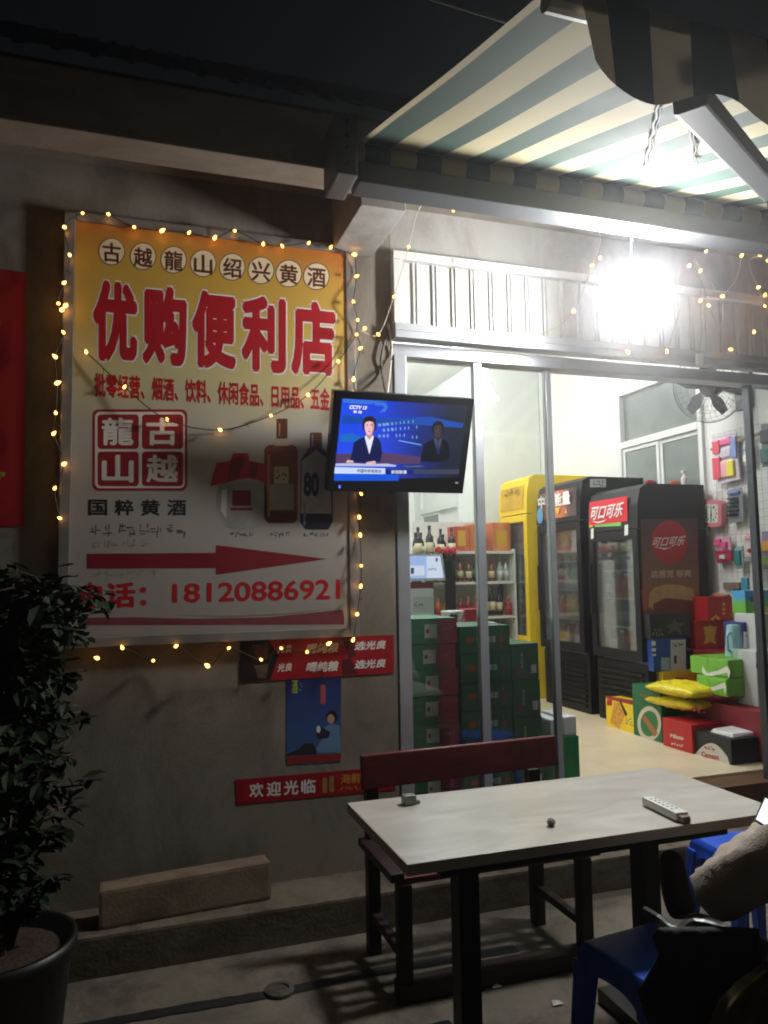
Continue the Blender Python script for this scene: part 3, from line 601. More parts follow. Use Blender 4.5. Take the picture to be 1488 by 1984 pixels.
def person_pic(cx, cy, s, hairm, facem, suitm, shirtm, tiem, wide, shade, lapel):
    def T(p): return (cx+p[0]*s, cy+p[1]*s)
    def P_(p, m, o): tp([T(q) for q in p], m, o)
    P_([(-140*wide, 252), (-124*wide, 180), (-112*wide, 112), (-70, 84), (-30, 66), (30, 66), (66, 84), (84*wide, 120), (92*wide, 190), (78, 250), (0, 258)], suitm, 0.0012)
    P_([(-22, 40), (22, 40), (28, 78), (-2, 110), (-30, 78)], shade, 0.0013)
    P_([(-34, 70), (-24, 62), (0, 92), (24, 62), (32, 70), (0, 196)], shirtm, 0.0016)
    P_([(-34, 70), (-52, 96), (-36, 110), (-44, 122), (-2, 200), (-6, 180)], lapel, 0.0019); P_([(32, 70), (48, 96), (34, 108), (42, 120), (0, 200), (4, 180)], lapel, 0.0019)
    P_([(-46, 10), (-50, -24), (-40, -58), (-14, -78), (18, -78), (42, -58), (50, -22), (46, 16), (38, 30), (-38, 28)], hairm, 0.0014)
    P_([(-34, -22), (-22, -38), (6, -42), (28, -34), (35, -16), (34, 16), (24, 42), (6, 56), (-8, 56), (-24, 42), (-34, 14)], facem, 0.0020)
    P_([(14, -30), (30, -28), (35, -12), (34, 16), (24, 42), (8, 56), (18, 30), (22, 0)], shade, 0.0022)
    if tiem: P_([(-10, 84), (6, 84), (4, 100), (12, 180), (0, 196), (-12, 180), (-6, 100)], tiem, 0.0020)
    for x in (-16, 14): P_([(x-8, -10), (x, -13), (x+8, -10), (x, -7)], hairm, 0.0026); P_([(x-9, -20), (x+8, -21), (x+8, -18), (x-9, -17)], hairm, 0.0026)
    P_([(-5, 10), (4, 10), (6, 16), (-6, 16)], shade, 0.0025); P_([(-11, 30), (0, 27), (11, 30), (0, 37)], te('mouth', (200, 90, 100), 0.7) if not tiem else te('mouth2', (70, 48, 46), 0.5), 0.0026)
person_pic(430, 325, 1.0, te('hair', (48, 24, 34), 0.8), te('face', (245, 196, 205), 1.0), te('suit', (16, 28, 84), 0.8), te('shirt', (235, 240, 255), 1.0), None, 1.0, te('shade', (214, 150, 160), 0.9), te('lapel', (24, 40, 112), 0.8))
person_pic(925, 350, 0.88, te('hair2', (18, 18, 24), 0.6), te('face2', (96, 74, 74), 0.6), te('suit2', (18, 22, 32), 0.6), te('shirt2', (96, 104, 124), 0.6), te('tie', (30, 48, 120), 0.7), 1.05, te('shade2', (70, 54, 56), 0.6), te('lapel2', (24, 28, 42), 0.6))  # right-hand reader in dimmed colours, following the same falloff
tp([(188, 588), (300, 584), (420, 592), (560, 588), (625, 600), (620, 610), (184, 606)], te('paper', (200, 205, 240), 0.9), 0.0026)
tp([(270, 562), (312, 566), (318, 580), (262, 582)], te('hand', (240, 200, 200), 0.9), 0.0030); tp([(410, 578), (470, 568), (478, 585), (440, 600), (400, 596)], te('hand', (240, 200, 200), 0.9), 0.0030)
tp([(675, 606), (800, 600), (828, 606), (790, 614), (690, 614)], te('paper2', (90, 100, 130), 0.8), 0.0026)
tp([(181, 614), (544, 622), (544, 664), (177, 660)], te('caption', (206, 222, 255), 1.0), 0.0026); tp([(546, 632), (748, 632), (746, 664), (546, 664)], te('title', (18, 40, 140), 0.8), 0.0026)
tp([(750, 632), (1080, 630), (1076, 664), (748, 664)], te('caption2', (70, 78, 100), 0.7), 0.0026)
tp([(177, 662), (640, 668), (640, 712), (175, 712)], te('lowband', (20, 90, 230), 0.9), 0.0020)
text(SCR, 'CCTV 13', [tvc(288, 166), tvc(412, 174), tvc(410, 200), tvc(285, 194)], PT, te('white', (250, 250, 255), 1.0), 0.05, 0.003, slant=0.05)
text(SCR, '新 闻', [tvc(316, 204), tvc(376, 208), tvc(374, 228), tvc(314, 224)], PT, te('white', (250, 250, 255), 1.0), 0.03, 0.003)
text(SCR, '中国中央电视台', [tvc(342, 626), tvc(516, 630), tvc(514, 656), tvc(340, 654)], PT, te('ink', (40, 44, 70), 0.8), 0.02, 0.004)
text(SCR, '新闻联播', [tvc(588, 636), tvc(700, 636), tvc(698, 662), tvc(586, 662)], PT, te('white', (250, 250, 255), 1.0), 0.012, 0.004)
prn(tv, 'power_light', ell(658, 943, 2, 3), PT, emis('tv_power_light', (0.05, 0.1, 1.0), 3.0), 0.001)
prn(tv, 'maker_mark', rrect(882, 934, 888, 937, 1), PT, WHT, 0.001)
for i, (pts, m) in enumerate((([(752, 640), (739, 690), (741, 730), (750, 768)], mat('grey_cable', (92, 86, 78), 0.6)), ([(752, 628), (758, 660), (757, 700), (750, 765)], CORDW))):
    bm = BM(); tube(bm, spline([onY(u, v, -0.02 if k < 3 else -0.16) for k, (u, v) in enumerate(pts)], 5), 0.006, 6); obj('cable', bm, m, tv)

# ------------------------------------------------------------------ string lights
def teardrop():
    bm = BM(); lathe(bm, [(0.004, -0.012), (0.0085, -0.006), (0.0095, 0.0), (0.007, 0.008), (0.002, 0.017)], (0, 0, 0), 8)
    me = bpy.data.meshes.new('bulb'); bm.to_mesh(me); bm.free(); me.materials.append(BULB)
    for p in me.polygons: p.use_smooth = True
    return me
BME = teardrop()
def string(label, group, bulbs, cords, y, cm, loc):
    root = thing('string_lights', label, 'string lights', loc, group)
    bm = BM()
    for c in cords:
        pts = spline([onY(u, v, y+0.014*math.sin(i*2.1)) for i, (u, v) in enumerate(c)], 6)
        tube(bm, pts, 0.0024, 5)
        for p in pts[3::9]: tube(bm, [p, p+V((random.uniform(-.02, .02), -0.008, random.uniform(-.03, .01)))], 0.0015, 4)
    obj('cord', bm, cm, root)
    for u, v in bulbs:
        b = bpy.data.objects.new('bulb', BME); COL.objects.link(b); b.parent = root; b.matrix_parent_inverse = Matrix.Translation(-WT[root])
        b.location = onY(u, v, y-0.012+random.uniform(-.008, .008)); b.rotation_euler = (random.uniform(-1.2, 1.2), random.uniform(-1.2, 1.2), 0); q_ = random.uniform(.62, .95); b.scale = (q_, q_, q_)
    return root
lc = [(210, 415), (160, 413), (125, 440), (135, 494), (124, 548), (113, 588), (123, 644), (107, 691), (111, 742), (108, 800), (104, 840), (124, 899), (106, 946), (116, 1004)]
top = [(210, 415), (260, 440), (314, 447), (366, 451), (416, 461), (455, 447), (510, 473), (547, 477), (598, 471), (641, 479), (687, 493)]
rt = [(687, 493), (691, 535), (685, 585), (693, 620), (691, 648), (698, 675), (685, 735), (697, 800), (700, 957), (696, 1002), (698, 1037), (700, 1096), (699, 1136), (692, 1190), (684, 1240)]
bt = [(684, 1240), (637, 1247), (595, 1263), (545, 1256), (506, 1278), (443, 1256), (402, 1290), (341, 1252), (297, 1280), (237, 1255), (188, 1275)]
ac = [(691, 648), (655, 700), (597, 765), (525, 805), (427, 833), (324, 813), (241, 750), (167, 682)]
string('warm string lights pinned round the edge of the big wall banner', 'warm string lights on the shop', lc+[(127, 592), (120, 600)]+top[1:]+rt[1:7]+rt[8:]+bt[1:]+ac[1:], [lc, top, rt, bt, ac], -0.062, CORD, (0.36, -0.06, 1.2))
A = [(700, 640), (733, 648), (763, 575), (792, 478), (806, 420), (822, 388)]
B = [(912, 513), (925, 560), (965, 606), (1015, 644), (1041, 648), (1075, 636), (1111, 603), (1135, 550), (1147, 515), (1163, 470), (1159, 440)]
Dd = [(1214, 665), (1225, 685), (1255, 703), (1275, 700), (1292, 681), (1305, 640), (1318, 600)]
Ee = [(1345, 500), (1357, 525), (1357, 583), (1359, 640), (1355, 684)]; F_ = [(1345, 505), (1360, 545), (1373, 592), (1388, 626)]
G_ = [(1437, 495), (1427, 540), (1400, 574)]; H_ = [(1473, 495), (1452, 505), (1458, 535), (1469, 557), (1482, 593)]
K_ = [(878, 408), (912, 513)]; I_ = [(1345, 505), (1372, 540), (1385, 560), (1382, 569)]
s2 = string('warm string lights in loose swags across the shopfront panel', 'warm string lights on the shop', [(707, 636), (733, 648), (792, 478), (763, 575), (878, 408), (912, 513), (965, 606), (1041, 653), (1111, 603), (1147, 515), (1163, 500), (1159, 440), (1368, 487), (1335, 515), (1437, 495), (1473, 495), (1487, 505), (1357, 525), (1357, 583), (1373, 592), (1400, 574), (1469, 557), (1482, 572), (1482, 593), (1461, 643), (1416, 677), (1292, 681), (1217, 682)],
       [A, B, Dd, Ee, F_, G_, H_, I_], -0.10, CORDW, (2.4, -0.1, 2.6))
bm = BM(); p = onY(1355, 696, -0.10); box(bm, p.x-0.018, p.x+0.018, p.y-0.012, p.y+0.012, p.z-0.032, p.z+0.032, 0.004); obj('controller', bm, WPL, s2)

# ------------------------------------------------------------------ stacked beer cartons behind the glass
ORD = ['topmost', 'second from the top', 'third from the top', 'fourth from the top', 'fifth from the top', 'sixth from the top', 'lowest']
WLAB = mat('white_paper_label', (214, 214, 210), 0.5, noise=0.04)
def Lq(x0, z1, x1, z0, y): return [(x0, y, z1), (x1, y, z1), (x1, y, z0), (x0, y, z0)]
def patch(par, name, x0, x1, z0, z1, y, m, off=0.0015):
    bm = BM(); add(bm, [(x0, y-off, z0), (x1, y-off, z0), (x1, y-off, z1), (x0, y-off, z1)], [(0, 1, 2, 3)]); return obj(name, bm, m, par)
PN = PY(0)
for k in range(7):
    z1 = 1.255-k*0.1335; z0 = z1-0.131; y = 0.30+random.uniform(-.006, .006); dx = random.uniform(-.005, .005)+0.002*k
    bm = BM(); box(bm, 1.365+dx, 1.635+dx, y, y+0.36, z0, z1, 0.003)
    o = tag(obj('beer_carton', bm, GREEN), f'green carton with a red end panel, {ORD[k]} of the left stack', 'carton', 'cartons in the left stack')
    patch(o, 'red_panel', 1.53+dx, 1.634+dx, z0+.001, z1-.001, y, CRED)
    patch(o, 'white_label', 1.452+dx, 1.522+dx, z0+.03, z1-.03, y, WLAB)
    text(o, '◆', Lq(1.462+dx, z1-.05, 1.478+dx, z0+.05, y), PN, RED, 0.0, 0.003, name='label_mark') if False else patch(o, 'label_mark', 1.460+dx, 1.476+dx, z0+.055, z1-.055, y, RED, 0.003)
    strokes(o, [proj(p) for p in Lq(1.378+dx, z1-.055, 1.436+dx, z0+.052, y)], 4, PY(y), mat('pale_green_print', (96, 150, 116), 0.5), 0.004, seed=100)
    bm = BM(); 
    strokes_q = None
    strokes(o, [proj(p) for p in Lq(1.55+dx, z1-.042, 1.618+dx, z0+.058, y)], 5, PY(y), mat('pink_print', (206, 150, 150), 0.5), 0.005, seed=101)
for k in range(6):
    z1 = 1.205-k*0.1475; z0 = z1-0.145; y = 0.30+random.uniform(-.006, .006); dx = random.uniform(-.005, .005)+0.003*k
    bm = BM(); box(bm, 1.652+dx, 1.945+dx, y, y+0.36, z0, z1, 0.003)
    o = tag(obj('beer_carton', bm, DGREEN), f'dark green beer carton with white lettering, {ORD[k] if k < 5 else ORD[6]} of the middle stack', 'carton', 'cartons in the middle stack')
    text(o, '青岛啤酒', Lq(1.748+dx, z1-.055, 1.862+dx, z0+.055, y), PN, mat('white_card_print', (190, 194, 190), 0.5), 0.03)
    bm = BM(); add(bm, [(1.712+dx+0.027*math.cos(2*math.pi*j/20), y-0.0015, (z0+z1)/2+0.018*math.sin(2*math.pi*j/20)) for j in range(20)], [tuple(range(20))]); obj('emblem', bm, mat('orange_emblem', (170, 74, 40), 0.5), o)
    patch(o, 'side_print', 1.888+dx, 1.898+dx, z0+.02, z1-.02, y, mat('olive_print', (92, 110, 60), 0.5)); patch(o, 'side_print', 1.884+dx, 1.912+dx, z0+.055, z1-.065, y, mat('red_emblem', (160, 50, 48), 0.5), 0.003)
for k in range(4):
    z1 = 1.10-k*0.195; z0 = z1-0.192; y = 0.31+random.uniform(-.006, .006); dx = 0.003*k
    bm = BM(); box(bm, 1.962+dx, 2.128+dx, y, y+0.34, z0, z1, 0.003)
    o = tag(obj('beer_carton', bm, DGREEN), f'narrow dark green beer carton with upright lettering, {ORD[k] if k < 3 else ORD[6]} of the right stack', 'carton', 'cartons in the right stack')
    text(o, '青\n岛\n啤\n酒', Lq(2.018+dx, z1-.05, 2.032+dx, z0+.06, y), PN, mat('white_card_print', (190, 194, 190), 0.5), 0.02)
    patch(o, 'white_label', 2.078+dx, 2.112+dx, z0+.03, z0+.078, y, WLAB); patch(o, 'side_print', 1.99+dx, 2.012+dx, z0+.03, z0+.06, y, mat('red_emblem', (160, 50, 48), 0.5))
bm = BM(); box(bm, 2.185, 2.355, 0.30, 0.60, 0.321, 0.585, 0.003)
o = tag(obj('beer_carton', bm, GREEN), 'single green carton by the open door with white bags of paper on top', 'carton'); strokes(o, [proj(p) for p in Lq(2.24, 0.47, 2.32, 0.44, 0.30)], 4, PY(.30), RED, 0.004, seed=102)
for i, (x0, x1, z1) in enumerate(((2.188, 2.262, 0.68), (2.270, 2.352, 0.69))):
    bm = BM(); box(bm, x0, x1, 0.31, 0.55, 0.586, z1, 0.012); tag(obj('paper_pack', bm, mat('grey_white_paper', (196, 196, 198), 0.6, noise=0.06)), ['pale paper pack on the single carton, left one by the door frame', 'pale paper pack on the single carton, right one at its edge'][i], 'pack', 'paper packs on the single carton')

# ------------------------------------------------------------------ counter with things on it, shelves behind
bm = BM(); box(bm, 1.36, 2.25, 1.05, 1.45, 0.321, 1.17, 0.006); tag(obj('counter', bm, mat('white_counter', (210, 208, 204), 0.4, noise=0.04)), 'white shop counter half hidden behind the beer cartons', 'counter')
CT = 1.17
def at_counter(u, y): return onY(u, 1190, y).x
ps = thing('till_screen', 'bright bluish till screen showing a payment page', 'screen', (1.63, 1.1, 1.17))
PS = PY(1.08); qs = [(787, 1077), (853, 1077), (860, 1120), (788, 1121)]; c3 = [PS.hit(*q) for q in [(783, 1073), (857, 1073), (864, 1125), (784, 1126)]]; d = V((0, 0.03, 0))
bm = BM(); hexa(bm, [c3[3], c3[2], c3[2]+d, c3[3]+d, c3[0], c3[1], c3[1]+d, c3[0]+d], bev=0.003); bar(bm, (1.63, 1.12, 1.17), (1.63, 1.11, 1.45), 0.05, 0.03); box(bm, 1.55, 1.71, 1.08, 1.2, 1.171, 1.185); obj('casing', bm, WPL, ps)
sc = prn(ps, 'screen', qs, PS, emis('till_display', lin((176, 200, 255)), 1.0), 0.0012)
prn(sc, 'screen_picture', [(826, 1078), (853, 1078), (859, 1119), (827, 1120)], PS, emis('till_display_white', lin((226, 234, 255)), 1.05), 0.002); prn(sc, 'screen_picture', [(790, 1096), (822, 1096), (823, 1115), (790, 1115)], PS, emis('till_display_white', lin((226, 234, 255)), 1.05), 0.002)
prn(sc, 'screen_picture', [rrect(796, 1100, 802, 1112, 1), rrect(844, 1081, 848, 1088, 1)], PS, emis('till_display_dark', lin((60, 64, 110)), 0.8), 0.003)
strokes(sc, [(829, 1100), (846, 1100), (846, 1106), (829, 1106)], 6, PS, emis('till_display_dark', lin((60, 64, 110)), 0.8), 0.003, seed=41)
def cbox(name, label, cat, u0, u1, v0, v1, y, dy, m, bev=0.004, zb=None):
    a, b = onY(u0, v1, y), onY(u1, v0, y); z0 = zb if zb is not None else a.z
    bm = BM(); box(bm, a.x, b.x, y, y+dy, z0, b.z, bev); return tag(obj(name, bm, m), label, cat)
o = cbox('receipt_printer', 'white receipt printer with dark red lid on the counter', 'printer', 790, 840, 1140, 1192, 1.10, 0.16, WPL, 0.008, CT)
prn(o, 'red_lid', rrect(789, 1128, 840, 1141, 2), PY(1.12), DRED, 0.0); prn(o, 'front_panel', rrect(800, 1156, 838, 1186, 2), PY(1.10), mat('panel_grey', (200, 202, 204), 0.4), 0.0015); strokes(o, Q(803, 1168, 820, 1177), 3, PY(1.10), RED, 0.005, seed=109)
a = onY(881, 1195, 1.10); bm = BM(); lathe(bm, [(0.035, 0), (0.06, 0.03), (0.075, 0.075), (0.072, 0.078), (0.055, 0.03), (0.0, 0.012)], (a.x, 1.14, CT), 24); tag(obj('bowl', bm, WPL, smooth=True), 'white bowl on the counter beside the printer', 'bowl')
bm = BM(); lathe(bm, [(0.02, 0), (0.026, 0.05), (0.022, 0.06), (0.012, 0.07)], (a.x-0.02, 1.07, CT), 16); tag(obj('hand_scanner', bm, BLK, smooth=True), 'small black gadget standing in front of the white bowl', 'gadget')
o = cbox('red_box', 'small red box beside the white bowl on the counter', 'box', 902, 930, 1180, 1210, 1.12, 0.12, CRED, 0.004, CT)
bm = BM(); a = onY(926, 1200, 1.2); lathe(bm, [(0.05, 0), (0.055, 0.06), (0.06, 0.065), (0.055, 0.075), (0, 0.08)], (a.x, 1.22, CT), 20); tag(obj('food_tub', bm, mat('clear_tub', (200, 196, 188), 0.2), smooth=True), 'pale lidded tub on the counter behind the red box', 'tub')

SHM = mat('white_shelf_metal', (222, 222, 216), 0.4, noise=0.04)
sh = thing('display_shelf', 'white metal display shelf of bottles in front of the alcove', 'shelf', (3.0, 3.35, 0.32))
bm = BM(); box(bm, 2.62, 3.62, 3.52, 3.54, 0.322, 2.0); obj('back_panel', bm, SHM, sh)
SHZ = [1.70, 1.41, 1.08, 0.72]
for z in SHZ:
    bm = BM(); box(bm, 2.62, 3.54, 3.22, 3.518, z-0.025, z, 0.003); obj('shelf_board', bm, SHM, sh)
for x in (2.60, 3.541):
    bm = BM(); box(bm, x, x+0.018, 3.22, 3.54, 0.322, 1.72, 0.003); obj('side_panel', bm, SHM, sh)
def bottle_mesh(h, r, neck, m, cap, wine=False):
    bm = BM(); lathe(bm, [(r*0.9, 0), (r, 0.01), (r, h*0.58), (r*0.85, h*0.66), (neck, h*0.76), (neck, h*0.9)], (0, 0, 0), 10, 0); lathe(bm, [(neck*1.15, h*0.9), (neck*1.15, h)], (0, 0, 0), 8, 1); lathe(bm, [(r*1.02, h*0.18), (r*1.02, h*0.48)], (0, 0, 0), 10, 2)
    me = bpy.data.meshes.new('bottle'); bm.to_mesh(me); bm.free()
    for mm in m: me.materials.append(mm)
    for p in me.polygons: p.use_smooth = True
    return me
GB = mat('green_bottle_glass', (28, 62, 34), 0.12, spec=0.7); AB = mat('amber_bottle_glass', (110, 60, 22), 0.12, spec=0.7); DB = mat('dark_wine_glass', (22, 14, 18), 0.12, spec=0.7); CB = mat('clear_bottle', (150, 160, 150), 0.12, spec=0.7); RBm = mat('red_bottle', (140, 24, 26), 0.2); YB = mat('yellow_bottle', (200, 150, 40), 0.2); OB = mat('orange_bottle', (200, 90, 30), 0.2)
LBL = [mat('label_cream', (206, 196, 160), 0.5), mat('label_red', (150, 40, 36), 0.5), mat('label_green', (60, 120, 70), 0.5), mat('label_white', (214, 214, 208), 0.5), mat('label_gold', (190, 150, 60), 0.5)]
def bottle(mesh, p, label, group, name='bottle', cat='bottle', rz=0.0, s=1.0):
    o = bpy.data.objects.new(name, mesh); COL.objects.link(o); o.location = p; o.rotation_euler = (0, 0, rz); o.scale = (s, s, s); WT[o] = V(p); return tag(o, label, cat, group)
me_g = bottle_mesh(0.24, 0.034, 0.012, [GB, LBL[4], LBL[2]], 0); me_a = bottle_mesh(0.22, 0.034, 0.013, [AB, LBL[1], LBL[0]], 0); me_w = bottle_mesh(0.30, 0.037, 0.014, [DB, DB, LBL[0]], 0); me_c = bottle_mesh(0.23, 0.033, 0.012, [CB, LBL[1], LBL[3]], 0); me_r = bottle_mesh(0.19, 0.036, 0.014, [RBm, LBL[4], LBL[1]], 0); me_y = bottle_mesh(0.22, 0.036, 0.014, [YB, LBL[1], LBL[4]], 0); me_o = bottle_mesh(0.20, 0.036, 0.014, [OB, LBL[3], LBL[1]], 0)
for k in range(11):
    m, nm = ((me_g, 'green glass bottle in the row on the second shelf board') if k < 4 or k == 6 else (me_a, 'amber glass bottle in the row on the second shelf board') if k < 9 else (me_c, 'clear glass bottle in the row on the second shelf board'))
    bottle(m, (2.68+k*0.082, 3.30+random.uniform(-.02, .03), 1.41), nm, 'bottles on the second shelf board', s=random.uniform(.9, 1.03))
for k in range(11):
    m, nm = [(me_y, 'yellow bottle in the row on the third shelf board'), (me_o, 'orange bottle in the row on the third shelf board'), (me_r, 'red bottle in the row on the third shelf board'), (me_w, 'dark bottle in the row on the third shelf board')][(0, 1, 0, 0, 2, 2, 1, 3, 3, 3, 2)[k]]
    bottle(m, (2.68+k*0.082, 3.30+random.uniform(-.02, .03), 1.08), nm, 'bottles on the third shelf board', s=random.uniform(.85, 0.98))
bm = BM(); box(bm, 2.44, 2.85, 3.0, 3.2, 1.60, 1.63, 0.003); box(bm, 2.44, 2.85, 3.0, 3.2, 0.322, 0.36); box(bm, 2.46, 2.50, 3.02, 3.18, 0.361, 1.599); box(bm, 2.79, 2.83, 3.02, 3.18, 0.361, 1.599)
tag(obj('wine_stand', bm, BLKP), 'black stand holding the dark wine bottles', 'stand')
for k in range(8):
    bottle(me_w, (2.48+(k % 7)*0.055, 3.04+0.07*(k % 2), 1.631), 'dark wine bottle standing on the black stand', 'wine bottles on the black stand', s=(0.95, 0.8, 1.0, 0.7, .9, .75, .95, .8)[k])
for i, p in enumerate(((2.66, 2.99), (2.74, 2.985), (2.80, 2.99))):
    bm = BM(); bmesh.ops.create_icosphere(bm, subdivisions=2, radius=0.035, matrix=Matrix.Translation((p[0], p[1], 1.70)))
    for v in bm.verts: v.co += V((random.uniform(-.01, .01), random.uniform(-.01, .01), random.uniform(-.008, .008)))
    tag(obj('red_bow', bm, RED), 'crumpled red bow tied among the wine bottles', 'bow', 'red bows among the wine bottles')
GIFT = ramp_mat('gift_box_print', [(0, (176, 40, 40)), (0.3, (208, 120, 70)), (0.5, (180, 50, 44)), (0.75, (214, 150, 90)), (1, (170, 36, 40))], (2.9, 0, 0), (3.6, 0, 0), 0.45, noise=0.3, nscale=9)
for k, (x0, x1) in enumerate(((2.93, 3.09), (3.10, 3.26), (3.34, 3.53))):
    bm = BM(); box(bm, x0, x1, 3.26, 3.42, 1.701, 1.94+0.02*k, 0.004); o = tag(obj('gift_box', bm, GIFT), ['red and gold gift box on the top board, left of the three', 'red and gold gift box on the top board, middle of the three', 'red and gold gift box on the top board beside the yellow cooler'][k], 'gift box', 'gift boxes on the top shelf board')
    patch(o, 'gold_panel', x0+.04, x1-.04, 1.75, 1.90, 3.26, GOLD)

# ------------------------------------------------------------------ drinks coolers along the right wall (fronts face left)
def cooler(label, y0, y1, z1, body, fz, depth=0.6, XF=3.57, door_m=None, header=None, name='drinks_cooler'):
    root = thing(name, label, 'drinks cooler', (XF+depth/2, (y0+y1)/2, 0.32), 'drinks coolers along the right wall')
    z0 = 0.322; zg = 0.80; x1 = XF+depth
    bm = BM(); t = 0.045
    hz = fz
    # shell: sides, back, top block with curved brow, base block
    box(bm, XF+0.03, x1, y0, y0+t, zg, hz, 0.006); box(bm, XF+0.03, x1, y1-t, y1, zg, hz, 0.006); box(bm, x1-0.05, x1-0.001, y0+t, y1-t, zg, hz)
    box(bm, XF+0.02, x1, y0, y1, z0, zg-.001, 0.008)
    n = 6; prof = [(XF-0.02, hz+.001), (XF-0.01, hz+(z1-hz)*0.55), (XF+0.02, z1-0.035), (XF+0.08, z1), (x1, z1), (x1, hz+.001)]
    v0 = [bm.verts.new((x, y0, z)) for x, z in prof]; v1 = [bm.verts.new((x, y1, z)) for x, z in prof]
    for i in range(n): bm.faces.new((v0[i], v0[(i+1) % n], v1[(i+1) % n], v1[i]))
    bm.faces.new(v0); bm.faces.new(v1[::-1])
    obj('cabinet', bm, body, root)
    bm = BM(); w = 0.07; dm = door_m or body
    box(bm, XF-0.02, XF+0.028, y0+.004, y0+w, zg+.02, hz-.006, 0.006); box(bm, XF-0.02, XF+0.028, y1-w, y1-.004, zg+.02, hz-.006, 0.006)
    box(bm, XF-0.019, XF+0.028, y0+w, y1-w, hz-.075, hz-.007, 0.005); box(bm, XF-0.019, XF+0.028, y0+w, y1-w, zg+.021, zg+.09, 0.005)
    dr = obj('door', bm, dm, root)
    bm = BM(); box(bm, XF, XF+0.006, y0+w-.004, y1-w+.004, zg+.085, hz-.07); obj('door_glass', bm, CGLASS, dr)
    bm = BM(); bar(bm, (XF-0.04, y1-0.045, 1.15), (XF-0.04, y1-0.045, 1.55), 0.02, 0.02, 0.004); obj('handle', bm, BLKP, dr)
    bm = BM()
    for k in range(9): box(bm, XF+0.004, XF+0.019, y0+0.05, y1-0.05, z0+0.05+k*0.042, z0+0.07+k*0.042, 0.003)
    obj('grille', bm, BLKP, root)
    bm = BM(); box(bm, XF+0.04, x1-0.06, y0+t+.002, y1-t-.002, zg+.001, zg+.005); box(bm, x1-0.056, x1-0.052, y0+t+.002, y1-t-.002, zg+.006, hz-.002)
    obj('liner', bm, mat('cooler_liner', (150, 152, 150), 0.4), root)
    zs = [zg+0.03+(hz-zg-0.12)*k/4 for k in range(5)]
    for z in zs[1:]:
        bm = BM(); box(bm, XF+0.06, x1-0.07, y0+t+.004, y1-t-.004, z-.006, z+.006); obj('rack', bm, mat('cooler_rack', (176, 178, 176), 0.4), root)
    return root, zs
def stock(zs, y0, y1, meshes, label, group, XF=3.57):
    for r, z in enumerate(zs):
        n = int((y1-y0-0.15)/0.085)
        for k in range(n):
            me = meshes[(r*2+k//2) % len(meshes)]
            bottle(me, (XF+0.115+random.uniform(-.01, .01), y0+0.11+k*(y1-y0-0.2)/max(1, n-1), z+0.0075), label, group, rz=random.random()*3, s=random.uniform(0.92, 1.08))
YELB = mat('yellow_cooler_paint', (240, 202, 22), 0.35, noise=0.05, scale=4)
ry, zy = cooler('tall yellow drinks cooler, farthest of the row', 2.96, 3.53, 2.42, YELB, 2.05, 0.66)
rb, zb = cooler('black drinks cooler with orange printed lettering header, middle of the row', 2.06, 2.78, 2.285, BLKP, 1.92, 0.62)
rc, zc = cooler('black drinks cooler with red header and a soft drink poster on its side', 1.31, 1.95, 2.135, BLKP, 1.80, 0.60)
stock(zy, 2.96, 3.53, [me_c, me_a, me_y], 'drink bottle in a row behind the yellow cooler glass', 'bottles in the yellow cooler')
stock(zb, 2.06, 2.78, [me_o, me_c, me_r, me_y], 'drink bottle in a row behind the middle cooler glass', 'bottles in the middle cooler')
stock(zc, 1.31, 1.95, [me_r, me_o, me_c, me_g], 'drink bottle in a row behind the red headed cooler glass', 'bottles in the red headed cooler')
def hdr(root, XF, y0, y1, za, zb_, m, name='header_sign'):
    bm = BM(); x = XF-0.024
    add(bm, [(x, y1, za), (x, y0, za), (x+0.008, y0, zb_), (x+0.008, y1, zb_)], [(0, 1, 2, 3)]); return obj(name, bm, m, root)
def htext(par, body, ya, yb, za, zb_, X, m, bold=0.03, slant=0.0):   # ya far (reads left), yb near
    P = PX(X); text(par, body, [(X, ya, zb_), (X, yb, zb_), (X, yb, za), (X, ya, za)], P, m, bold, 0.0, slant)
h = hdr(ry, 3.57, 3.02, 3.48, 2.10, 2.32, mat('yellow_header_print', (206, 160, 30), 0.4, noise=0.2, scale=9)); strokes(h, Q(978, 948, 1008, 964, -4), 3, PX(3.54), mat('header_brown', (110, 88, 30), 0.5), 0.004, seed=103)
h = hdr(rb, 3.57, 2.10, 2.75, 1.96, 2.20, ramp_mat('orange_header_print', [(0, (46, 36, 36)), (0.3, (150, 84, 50)), (0.55, (200, 110, 54)), (0.8, (90, 56, 46)), (1, (34, 30, 32))], (0, 2.75, 2), (0, 2.10, 2.1), 0.4, noise=0.25, nscale=8))  # orange print fading to dark at both ends
htext(h, '中将能量', 2.72, 2.18, 2.06, 2.18, 3.538, WHT, 0.035)
bm = BM(); add(bm, [(3.537, 2.44, 2.05), (3.537, 2.34, 2.05), (3.537, 2.39, 1.98)], [(0, 1, 2)]); obj('emblem', bm, GOLD, h); htext(h, '人', 2.27, 2.235, 1.985, 2.03, 3.537, WHT, 0.02)
bm = BM(); add(bm, [(3.536, 2.69+0.055*math.cos(k*.314), 2.0+0.07*math.sin(k*.314)) for k in range(20)], [tuple(range(20))]); obj('blue_sticker', bm, mat('sticker_blue', (96, 150, 190), 0.4), h)
h = hdr(rc, 3.57, 1.42, 1.92, 1.86, 2.05, mat('cola_red', (200, 24, 40), 0.35))
htext(h, '可口可乐', 1.885, 1.455, 1.90, 2.01, 3.538, WHT, 0.03, 0.12)
bm = BM(); q = [(1.87, 1.895), (1.80, 1.882), (1.72, 1.885), (1.66, 1.896), (1.72, 1.875), (1.80, 1.87)]; add(bm, [(3.537, a, b) for a, b in q], [tuple(range(6))]); obj('lettering', bm, WHT, h)
